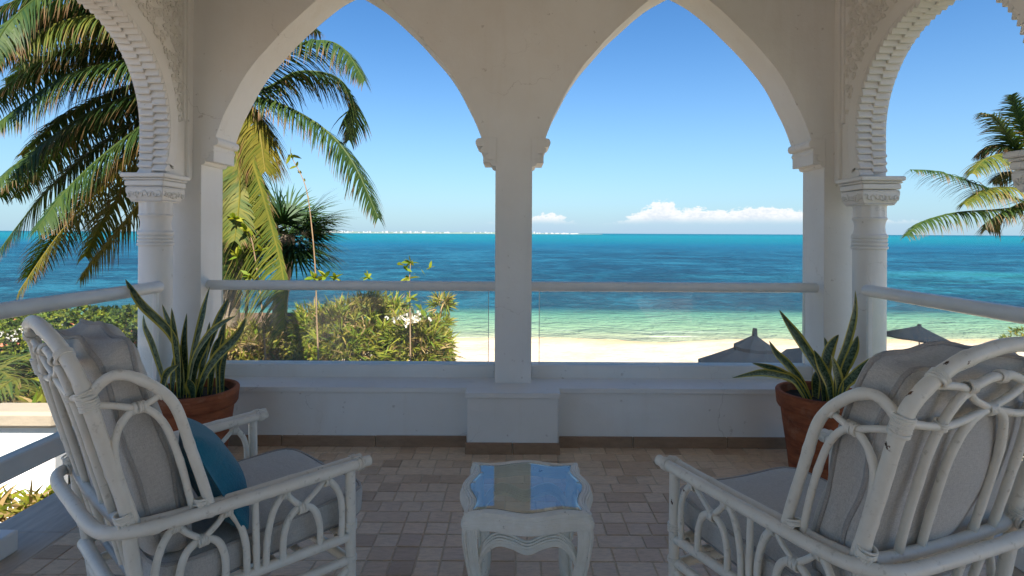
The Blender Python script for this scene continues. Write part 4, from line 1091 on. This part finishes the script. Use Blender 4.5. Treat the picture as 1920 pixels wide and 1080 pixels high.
fr = [(F([(1945, 385), (1890, 368), (1830, 345), (1760, 322), (1706, 318)], CY, 13.2), G, 0.7, 0), (F([(1945, 385), (1870, 393), (1790, 399), (1730, 416), (1700, 442)], CY, 12.8), G, 0.8, 0), (F([(1945, 360), (1900, 352), (1850, 355), (1808, 382)], CY, 13.0), 'frond_mid', 0.8, 0),
      (F([(1945, 330), (1910, 300), (1878, 289), (1845, 300), (1823, 325)], CY, 12.9), 'frond_mid', 0.8, 0), (F([(1945, 320), (1900, 280), (1860, 272), (1828, 292)], CY, 14.8), G, 0.7, 0), (F([(1945, 330), (1915, 290), (1880, 240), (1860, 218), (1838, 212)], CY, 14.2), G, 0.5, 0),
      (F([(1950, 330), (1935, 280), (1912, 225), (1897, 178)], CY, 14.0), G, 0.4, 0), (F([(1950, 340), (1960, 260), (1985, 200), (2030, 170)], CY, 14.4), G, 0.6, 0), (F([(1950, 345), (2010, 290), (2080, 280), (2130, 330)], CY, 13.5), G, 0.8, 0), (F([(1950, 350), (2030, 360), (2090, 410), (2120, 480)], CY, 14.0), G, 0.8, 0),
      (F([(1945, 370), (1905, 385), (1870, 405), (1850, 430)], CY, 14.9), G, 0.8, 0), (F([(1950, 350), (1920, 330), (1890, 322), (1862, 340)], CY, 15.0), G, 0.7, 0), (F([(1950, 360), (1960, 430), (1990, 480)], CY, 14.2), YE, 0.7, 0)]
palm_tree('coconut palm leaning in beyond the rail beside the open beach', C, base, fr, 0.15, 0.78, 95, 0.036)

# fan palm
def fan_palm(label, c, base, nf, rad, rl):
    t_ = empty('fan_palm', base); tag(t_, label, 'palm tree'); O = Vector(base); c = Vector(c) - O
    MB().tube(spline([(0, 0, -0.3), c * 0.5 + Vector((0.08, 0, 0)), c], 10), [0.13 * (1 + 0.1 * (i % 2)) for i in range(21)], 10).build('trunk', 'bark', t_, 60)
    r2 = random.Random(5)
    for i in range(nf):
        an = 2 * PI * i * 0.618; el = r2.uniform(-0.45, 1.25); d_ = Vector((math.cos(an) * math.cos(el), math.sin(an) * math.cos(el), math.sin(el)))
        hub = c + d_ * rad * r2.uniform(0.7, 1.0) - Vector((0, 0, 0.25 * rad * max(0, math.cos(el))))
        b = MB(); b.tube([c, c.lerp(hub, 0.5) + Vector((0, 0, 0.06)), hub], 0.010, 4); b.a += [(0.2, 0.8, 0)] * len(b.v)
        side = d_.cross(Vector((0, 0, 1))); side = side.normalized() if side.length > 0.05 else Vector((1, 0, 0)); nor = side.cross(d_)
        for k in range(30):
            q = R(-118 + 236 * k / 29); dd = (d_ * math.cos(q) + side * math.sin(q) + nor * r2.uniform(-0.05, 0.16)).normalized(); ln = rl * (0.65 + 0.35 * math.cos(q * 0.7)) * r2.uniform(0.85, 1.1)
            wd = nor.cross(dd).normalized(); k0 = len(b.v); p = hub.copy(); rv = r2.random()
            for m_ in range(4):
                tt = m_ / 3; ww = 0.020 * (0.5 + 1.2 * tt if tt < 0.5 else (1 - tt) * 2.1) + 0.001
                b.v += [tuple(p - wd * ww), tuple(p + wd * ww)]; b.a += [(tt, rv, -1), (tt, rv, 1)]
                dd = (dd - Vector((0, 0, 0.10 + 0.25 * tt))).normalized(); p = p + dd * ln / 3
            for m_ in range(3): a_ = k0 + m_ * 2; b.f.append((a_, a_ + 1, a_ + 3, a_ + 2))
        b.build('fan_leaf', 'frond_dark', t_)
    return t_
cb = at(540, 440, 11.0); bs = at(490, 640, 11.0); bs.z = -2.0
fan_palm('dark green fan palm with stiff spiky leaves against the sea', cb, bs, 40, 0.60, 0.86)

# shrubs: tufts of narrow leaves
def tuft(b, p, d_, n, ln, wd, spread, r2, droop=0.5, m_=4):
    for i in range(n):
        dd = (d_ + Vector((r2.gauss(0, 1), r2.gauss(0, 1), r2.gauss(0, 1))) * spread).normalized(); sd = dd.orthogonal().normalized(); sd = (Matrix.Rotation(r2.uniform(0, 6.28), 3, dd) @ sd)
        l_ = ln * r2.uniform(0.6, 1.2); q = Vector(p); k0 = len(b.v); rv = r2.random()
        for m in range(m_):
            tt = m / (m_ - 1); ww = wd * math.sin(PI * (0.12 + 0.86 * tt)) * 0.5 + 0.0008
            b.v += [tuple(q - sd * ww), tuple(q + sd * ww)]; b.a += [(tt, rv, -1), (tt, rv, 1)]
            dd = (dd - Vector((0, 0, droop * 0.35))).normalized(); q = q + dd * l_ / (m_ - 1)
        for m in range(m_ - 1): a_ = k0 + m * 2; b.f.append((a_, a_ + 1, a_ + 3, a_ + 2))
def shrub(name, label, cat, c, rad, mats, ntuft, nl, ln, wd, group=None, seed=1, base_z=-1.2, spread=0.6, droop=0.5, stems=6, skip=0.35):
    r2 = random.Random(seed); c = Vector(c); t_ = empty(name, (c.x, c.y, base_z)); tag(t_, label, cat, group); O = Vector((c.x, c.y, base_z)); cc = c - O
    b = MB()
    for i in range(stems):
        an = r2.uniform(0, 6.28); e = cc + Vector((math.cos(an) * rad[0] * 0.6, math.sin(an) * rad[1] * 0.6, r2.uniform(-0.1, 0.5) * rad[2]))
        b.tube(spline([(r2.uniform(-.1, .1), r2.uniform(-.1, .1), -0.1), e * 0.5 + Vector((r2.uniform(-.1, .1), 0, 0)), e], 5), [0.022 - 0.0014 * k for k in range(11)], 6)
    b.build('stem', 'bark', t_, 60)
    tot = sum(w_ for _, w_ in mats); 
    for (mat, w_) in mats:
        b = MB(); k = int(ntuft * w_ / tot)
        for i in range(k):
            while True:
                v = Vector((r2.uniform(-1, 1), r2.uniform(-1, 1), r2.uniform(-1, 1)))
                if 0.2 < v.length < 1.0: break
            rr = v.length ** 0.4; v = v.normalized() * rr
            nz = mnoise.noise(Vector((v.x * 2.3 + seed, v.y * 2.3, v.z * 2.3)))
            if nz < -skip: continue
            v *= 1 + 0.35 * nz
            p = cc + Vector((v.x * rad[0], v.y * rad[1], v.z * rad[2]))
            tuft(b, p, (v.normalized() * 0.6 + Vector((0, 0, 0.5))).normalized(), nl, ln, wd, spread, r2, droop)
        b.build('foliage', mat, t_)
    return t_
SG = 'shrubs below the terrace'
BM = [('bush_leaf', 5), ('bush_bright', 4), ('dry_leaf', 1.6), ('hedge_leaf', 1.2)]
def sh(px, py, Y, rx, rz, label, n=230, ln=0.21, wd=0.019, mats=BM, seed=1, bz=-1.2, name='garden_shrub', nl=8, **kw):
    return shrub(name, label, 'shrub', at(px, py, Y), (rx, rx * 0.8, rz), mats, n, nl, ln, wd, SG, seed, bz, **kw)
sh(645, 652, 7.8, 0.84, 0.58, 'large yellow-green leafy shrub behind the hazy glass, between the thatched roof and the white flowers', 1000, seed=1)
sh(705, 618, 8.2, 0.44, 0.42, 'tall yellowish shrub rising highest behind the hazy glass', 420, seed=2)
sh(772, 660, 7.6, 0.46, 0.42, 'green shrub with white flowers beside the bare sand', 520, seed=3)
sh(812, 668, 8.0, 0.25, 0.40, 'small pale feathery shrub at the edge of the bush mass next to the sand', 330, 0.12, 0.018, seed=4)
sh(465, 668, 7.2, 0.46, 0.30, 'low straggly shrub under the palm beside the glass', 560, 0.18, 0.026, mats=[('bush_leaf', 3), ('dry_leaf', 2), ('bush_bright', 1)], seed=5)
sh(560, 680, 7.3, 0.36, 0.25, 'low bright shrub below the thatched roof', 480, 0.15, 0.03, mats=[('bush_bright', 3), ('bush_leaf', 2)], seed=6)
sh(820, 612, 8.2, 0.15, 0.14, 'round tuft on a thin dark stem above the feathery shrub', 46, 0.16, 0.02, seed=7, bz=-0.9, stems=1)
sh(828, 570, 8.3, 0.13, 0.11, 'small spiky crown on a slim stalk against shallow water', 34, 0.17, 0.018, seed=8, bz=-0.9, stems=1)
sh(446, 410, 8.6, 0.28, 0.95, 'dark dense shrub hidden behind the palm frond beside the arch jamb', 420, 0.13, 0.035, mats=[('hedge_leaf', 4), ('bush_leaf', 1)], seed=9)
b = MB(); r2 = random.Random(4); c0 = at(770, 597, 7.1); O = c0
for i in range(46):
    p = Vector((r2.gauss(0, 0.10), r2.gauss(0, 0.06), r2.gauss(0, 0.035)))
    tuft(b, p, Vector((0, -0.6, 0.6)), 4, 0.045, 0.035, 0.9, r2, 0.1, 3)
o = b.build('white_blossom', 'petal_white'); o.location = c0; tag(o, 'cluster of white blossoms on the green shrub beside the sand', 'flowers')
# tall bare stems with a few leaves
def stem_plant(label, pp, Y, r, tufts, mat='bush_bright', seed=1):
    r2 = random.Random(seed); P = F(pp, Y, Y); O = P[0].copy(); t_ = empty('stem_plant', O); tag(t_, label, 'plant')
    MB().tube(spline([p - O for p in P], 6), [r * (1 - 0.6 * k / (6 * (len(P) - 1))) for k in range(6 * (len(P) - 1) + 1)], 6).build('stem', 'stem_pale', t_, 60)
    b = MB()
    for (x, y, n, ln) in tufts: tuft(b, at(x, y, Y) - O, Vector((0, 0, 0.7)), n, ln, ln * 0.38, 0.8, r2, 0.6)
    b.build('leaves', mat, t_)
stem_plant('tall bare curving stem with leaves at its tip before the fan palm', [(600, 740), (594, 600), (592, 520), (585, 430), (573, 350), (548, 297)], 6.9, 0.012, [(545, 292, 6, 0.11), (556, 312, 3, 0.08), (565, 325, 3, 0.07), (572, 340, 2, 0.05), (578, 372, 2, 0.05), (590, 522, 12, 0.13), (610, 520, 10, 0.13), (628, 522, 10, 0.12)], seed=3)
stem_plant('slim stem with loose bright leaves standing out against blue water', [(770, 730), (769, 600), (768, 530), (770, 492)], 7.0, 0.011, [(770, 492, 9, 0.13), (760, 505, 4, 0.10), (790, 505, 3, 0.10), (806, 503, 3, 0.11), (745, 496, 3, 0.10), (768, 522, 9, 0.13), (690, 520, 10, 0.11), (770, 560, 8, 0.12), (745, 575, 8, 0.12), (790, 580, 6, 0.12)], seed=5)
stem_plant('pale stem with broad bright leaves in front of the palm frond', [(500, 700), (492, 590), (484, 520), (472, 450), (462, 430)], 6.6, 0.012, [(440, 410, 8, 0.13), (462, 432, 8, 0.13), (452, 468, 7, 0.13), (445, 482, 7, 0.14), (490, 470, 7, 0.12), (500, 500, 5, 0.10), (470, 520, 7, 0.13), (490, 445, 5, 0.10)], seed=7)
# garden ground to the left
struct(MB().box(-16, -2.45, -3, 10.6, -4.3, -1.25).build('garden_ground', 'soil'))
struct(MB().box(-2.45, -1.0, 6.0, 9.2, -4.3, -1.25).build('garden_bed', 'soil'))
struct(MB().box(2.3, 16, -12, 7.6, -4.35, -4.05).build('bounce_cut_lawn', 'bounce_cut_lawn'))  # dark ground added to cut the bounce from sunlit sand onto the walls
# clipped hedge
for i, (px, py, Y, rx) in enumerate(((40, 640, 8.6, 1.0), (150, 634, 8.8, 0.9), (245, 632, 9.0, 0.75), (-70, 645, 8.4, 1.0))):
    shrub('hedge', ['clipped dark green hedge dotted with white flowers', 'clipped green hedge beneath the tiled roof', 'clipped bright green hedge next to the white column', 'clipped hedge at the garden end beyond the white flowers'][i], 'hedge', at(px, py + 6, Y), (rx, 0.5, 0.55), [('hedge_leaf', 5), ('bush_bright', 4)], 1200, 9, 0.075, 0.03, 'garden hedge', 20 + i, -1.25, 0.9, 0.2, 3, 0.6)
b = MB(); c0 = at(40, 625, 7.9)
for i in range(70): tuft(b, Vector((r2.gauss(0, 0.30), r2.gauss(0, 0.05), r2.gauss(0, 0.07))), Vector((0, -0.6, 0.6)), 3, 0.03, 0.022, 0.9, r2, 0.1, 3)
o = b.build('white_blossom', 'petal_white'); o.location = c0; tag(o, 'scatter of small white blossoms on the clipped dark hedge', 'flowers')
# small feather palms and strappy plants in the bed
def rosette(name, label, cat, p, fr_n, L, leaflet, mat, seed, n=26):
    r2 = random.Random(seed); t_ = empty(name, p); tag(t_, label, cat)
    MB().tube([(0, 0, -0.25), (0, 0, 0.05)], 0.05, 8).build('stem', 'bark', t_, 60)
    for i in range(fr_n):
        an = 2 * PI * i * 0.618 + r2.uniform(-.3, .3); el = r2.uniform(0.5, 1.3); d_ = Vector((math.cos(an), math.sin(an), 0)); l_ = L * r2.uniform(0.7, 1.1)
        pts = [Vector((0, 0, 0)), d_ * l_ * 0.35 * math.cos(el) + Vector((0, 0, l_ * 0.42 * math.sin(el))), d_ * l_ * 0.75 * math.cos(el * 0.8) + Vector((0, 0, l_ * 0.60 * math.sin(el))), d_ * l_ * 1.05 * math.cos(el * 0.7) + Vector((0, 0, l_ * 0.45 * math.sin(el)))]
        b = MB(); frond(b, pts, leaflet, n, 0.4, 0.022, r2=r2); b.build('frond', mat, t_)
q = at(5, 715, 6.0); rosette('areca_palm', 'young feathery palm with yellow ribs behind the cane chair back', 'palm', (q.x, q.y, -0.95), 11, 1.15, 0.36, 'frond_green', 3)
q = at(75, 715, 5.6); rosette('areca_palm', 'bright young palm in the bed above the garden wall', 'palm', (q.x, q.y, -0.9), 9, 0.9, 0.30, 'bush_bright', 4)
q = at(255, 640, 7.0); rosette('areca_palm', 'light green young palm between the hedge and the white column', 'palm', (q.x, q.y, -0.8), 10, 1.05, 0.34, 'bush_bright', 6)
for i, (px, py, Y, m_, lb) in enumerate(((120, 720, 6.4, 'bush_bright', 'yellow-green young palm below the clipped hedge'), (40, 690, 6.8, 'frond_green', 'dark green young palm under the flowering hedge'), (-40, 720, 5.8, 'frond_mid', 'olive young palm at the garden end of the bed'), (100, 745, 5.2, 'frond_mid', 'low olive palm beside the chair back above the coping'))):
    q = at(px, py, Y); rosette('areca_palm', lb, 'palm', (q.x, q.y, q.z - 0.25), 12, 0.95, 0.32, m_, 40 + i)
def strap_plant(label, p, n, L, mats, seed):
    r2 = random.Random(seed); t_ = empty('strap_leaf_plant', p); tag(t_, label, 'plant', 'strap-leaf plants in the garden bed')
    for mat, k in mats:
        b = MB()
        for j in range(k): tuft(b, Vector((r2.gauss(0, 0.07), r2.gauss(0, 0.07), 0)), Vector((r2.gauss(0, .35), r2.gauss(0, .35), 1)).normalized(), n, L, 0.032, 0.45, r2, 0.75, 5)
        b.build('leaves', mat, t_)
for i, (px, py, Y) in enumerate(((-15, 790, 4.75), (25, 785, 4.8), (60, 790, 4.7), (92, 782, 4.85))):
    q = at(px, py, Y); strap_plant(['yellow-green strap plant at the left end of the garden wall top', 'yellow strap plant just behind the stone coping', 'dry-tipped strap plant behind the stone coping', 'grassy strap plant at the end of the stone coping'][i], q, 9, 0.30, [('bush_bright', 3), ('dry_leaf', 1), ('bush_leaf', 3)], 30 + i)
for i, (px, py, Y) in enumerate(((2, 985, 3.5), (45, 975, 3.6), (85, 960, 3.7), (110, 950, 3.78), (-20, 960, 3.7))):
    q = at(px, py, Y); strap_plant(['sprawling leafy plant against the white garden wall beside the floor edge', 'leafy plant with dry stalks against the white garden wall', 'bright leafy plant at the foot of the white garden wall', 'small leafy plant at the end of the white garden wall', 'leafy plant beyond the low column plinth'][i], q, 7, 0.22, [('bush_bright', 2), ('dry_leaf', 2), ('bush_leaf', 3)], 50 + i)
# garden wall with stone coping
gw = empty('garden_wall', (-5.8, 4.08, -1.3)); tag(gw, 'white garden wall with a rough stone coping below the terrace edge', 'wall')
MB().box(-3.2, 2.52, -0.06, 0.06, -0.1, 1.20).build('wall_panel', 'garden_wall', gw)
for k in range(9):
    x0 = -3.25 + 0.65 * k; MB().cbox(x0 + 0.003, min(x0 + 0.647, 2.56), -0.12, 0.13, 1.20 + rnd.uniform(-.003, .003), 1.312 + rnd.uniform(-.006, .006), 0.022).build('coping_stone', 'coping_stone', gw)
# low tiled roof behind the hedge and thatched hut behind the bushes
rf = empty('tiled_roof_hut', (-11.2, 15.0, -4.2)); tag(rf, 'low hut with a reddish tiled roof behind the hedge', 'hut')
MB().box(-2.2, 2.2, -1.3, 1.3, 0, 2.55).build('wall', 'plaster_outer', rf)
b = MB()
for s_ in (-1, 1):
    for k in range(26):
        x = -2.4 + 4.8 * k / 25
        b.tube([(x, s_ * 1.7, 2.52), (x, 0.0, 3.10)], 0.10, 6)
b.build('roof', 'roof_tile', rf, 60)
th = empty('thatched_hut', (-5.75, 13.0, -4.2)); tag(th, 'hut with a dark thatched roof half hidden behind the bushes', 'hut')
MB().box(-0.9, 0.9, -0.9, 0.9, 0, 2.7).build('wall', 'plaster_outer', th)
b = MB(); rr2 = random.Random(9)
ridge0, ridge1 = Vector((-0.9, 0, 3.62)), Vector((0.75, 0, 3.62))
b.add([(-1.6, -1.5, 2.5), (1.6, -1.5, 2.5), (1.6, 1.5, 2.5), (-1.6, 1.5, 2.5), tuple(ridge0), tuple(ridge1)], [(0, 1, 5, 4), (1, 2, 5), (2, 3, 4, 5), (3, 0, 4)])
b.build('roof', 'thatch', th)
b = MB()
for i in range(1500):
    x = rr2.uniform(-1.6, 1.6); f_ = rr2.random(); s_ = rr2.choice((-1, -1, 1)); 
    top = Vector((max(-0.9, min(0.75, x * 0.6)), 0, 3.63)); bot = Vector((x, s_ * 1.52, 2.48)); p = top.lerp(bot, f_); q = top.lerp(bot, min(1.08, f_ + 0.16)) + Vector((0, 0, 0.03))
    wv_ = Vector((0.012, 0, 0)); k0 = len(b.v); b.v += [tuple(p - wv_), tuple(p + wv_), tuple(q + wv_ + Vector((rr2.uniform(-.03, .03), 0, 0))), tuple(q - wv_)]; b.f.append((k0, k0 + 1, k0 + 2, k0 + 3))
b.build('thatch_straws', 'thatch', th)

# parasols on the sand
def parasol(label, apex, rad, drop, tilt, vent, seg=8, az=0.3, sand=-4.2, val=0.16):
    p = Vector((apex.x, apex.y, sand)); t_ = empty('beach_parasol', p); tag(t_, label, 'parasol', 'dark parasols on the beach'); h = apex.z - sand
    M = Matrix.Translation((0, 0, h)) @ Matrix.Rotation(R(tilt[0]), 4, 'X') @ Matrix.Rotation(R(tilt[1]), 4, 'Y') @ Matrix.Rotation(az, 4, 'Z')
    def canopy(r0, r1, z0, z1, hang, name):
        b = MB(); n_ = seg * 6; RR = 7
        for j in range(RR + 1):
            f_ = j / RR
            for k in range(n_):
                an = 2 * PI * k / n_; loc = (an % (2 * PI / seg)) / (2 * PI / seg); facet = math.cos(PI / seg) / math.cos((loc - 0.5) * 2 * PI / seg); sag = 0.06 * (1 - (2 * loc - 1) ** 2) * f_ * rad * 0.5
                r = (r0 + (r1 - r0) * f_) * facet; z = z0 + (z1 - z0) * (f_ ** 0.92) - sag * 0.6
                b.v.append(tuple(M @ Vector((r * math.cos(an), r * math.sin(an), z))))
        for k in range(n_):
            q = Vector(b.v[RR * n_ + k]); b.v.append(tuple(q + Vector((0, 0, -hang * (0.9 + 0.2 * math.sin(k * 1.1))))))
        for j in range(RR + 1):
            for k in range(n_): k2 = (k + 1) % n_; b.f.append((j * n_ + k, j * n_ + k2, (j + 1) * n_ + k2, (j + 1) * n_ + k))
        return b.build(name, 'parasol_cloth', t_, 40)
    canopy(0.02, rad, -0.03 - (0.10 if vent else 0), -drop, val, 'canopy')
    if vent: canopy(0.02, rad * 0.36, 0.0, -drop * 0.36, 0.12, 'vent_flap')
    MB().tube([M @ Vector((0, 0, -0.05)), M @ Vector((0, 0, 0.16 if vent else 0.03))], [0.07, 0.055], 10).build('finial', 'parasol_cloth', t_, 50)
    pole = [(0, 0, -0.3), (0, 0, h * 0.5), tuple(M @ Vector((0, 0, -0.05)))]
    MB().tube(pole, 0.025, 10).build('pole', 'metal_pole', t_, 60)
    for k in range(seg):
        an = 2 * PI * k / seg
        MB().tube([M @ Vector((0, 0, -0.30)), M @ Vector((rad * 0.95 * math.cos(an), rad * 0.95 * math.sin(an), -drop - 0.10))], 0.008, 5).build('rib', 'metal_pole', t_)
parasol('dark grey parasol with a vented peak and finial in front of the waterline', at(1415, 627, 14.6), 1.42, 0.86, (0, 2), True, 8, 0.2, val=0.4)
parasol('dark grey parasol partly hidden behind the white corner column', at(1585, 632, 15.4), 1.75, 0.70, (0, 3), True, 8, 0.5)
parasol('small dark parasol tilted open on the sand beside a white beach chair', at(1724, 609, 20.0), 1.42, 0.55, (-4, 10), False, 6, 0.05, val=0.05)
wc = empty('beach_chair', (*at(1756, 668, 18.0)[:2], -4.2)); tag(wc, 'white beach chair standing under the small tilted parasol', 'chair')
z0 = 0.0
MB().cbox(-0.26, 0.26, -0.24, 0.24, 1.02, 1.07, 0.01).build('seat', 'white_plastic', wc)
MB().cbox(-0.26, 0.26, 0.20, 0.25, 1.07, 1.62, 0.01).build('backrest', 'white_plastic', wc)
for sx in (-1, 1):
    for sy in (-1, 1): MB().tube([(sx * 0.24, sy * 0.22, 0), (sx * 0.22, sy * 0.20, 1.03)], 0.025, 8).build('leg', 'white_plastic', wc, 60)
    MB().cbox(sx * 0.27 - 0.03, sx * 0.27 + 0.03, -0.22, 0.24, 1.28, 1.32, 0.008).build('armrest', 'white_plastic', wc)
shrub('beach_shrub', 'wispy green shrub on the sand near the leaning palm', 'shrub', at(1915, 650, 14.0), (0.42, 0.4, 0.42), [('bush_leaf', 2), ('hedge_leaf', 2)], 110, 7, 0.13, 0.022, None, 71, -4.2, 0.7, 0.3, 4)
q = at(1960, 760, 7.0); shrub('beach_shrub', 'leafy green shrub below the terrace seen past the right-hand chair back', 'shrub', (q.x, q.y, -2.4), (1.1, 0.9, 0.9), [('bush_bright', 2), ('hedge_leaf', 3)], 260, 8, 0.16, 0.03, None, 72, -4.2, 0.7, 0.3, 4)
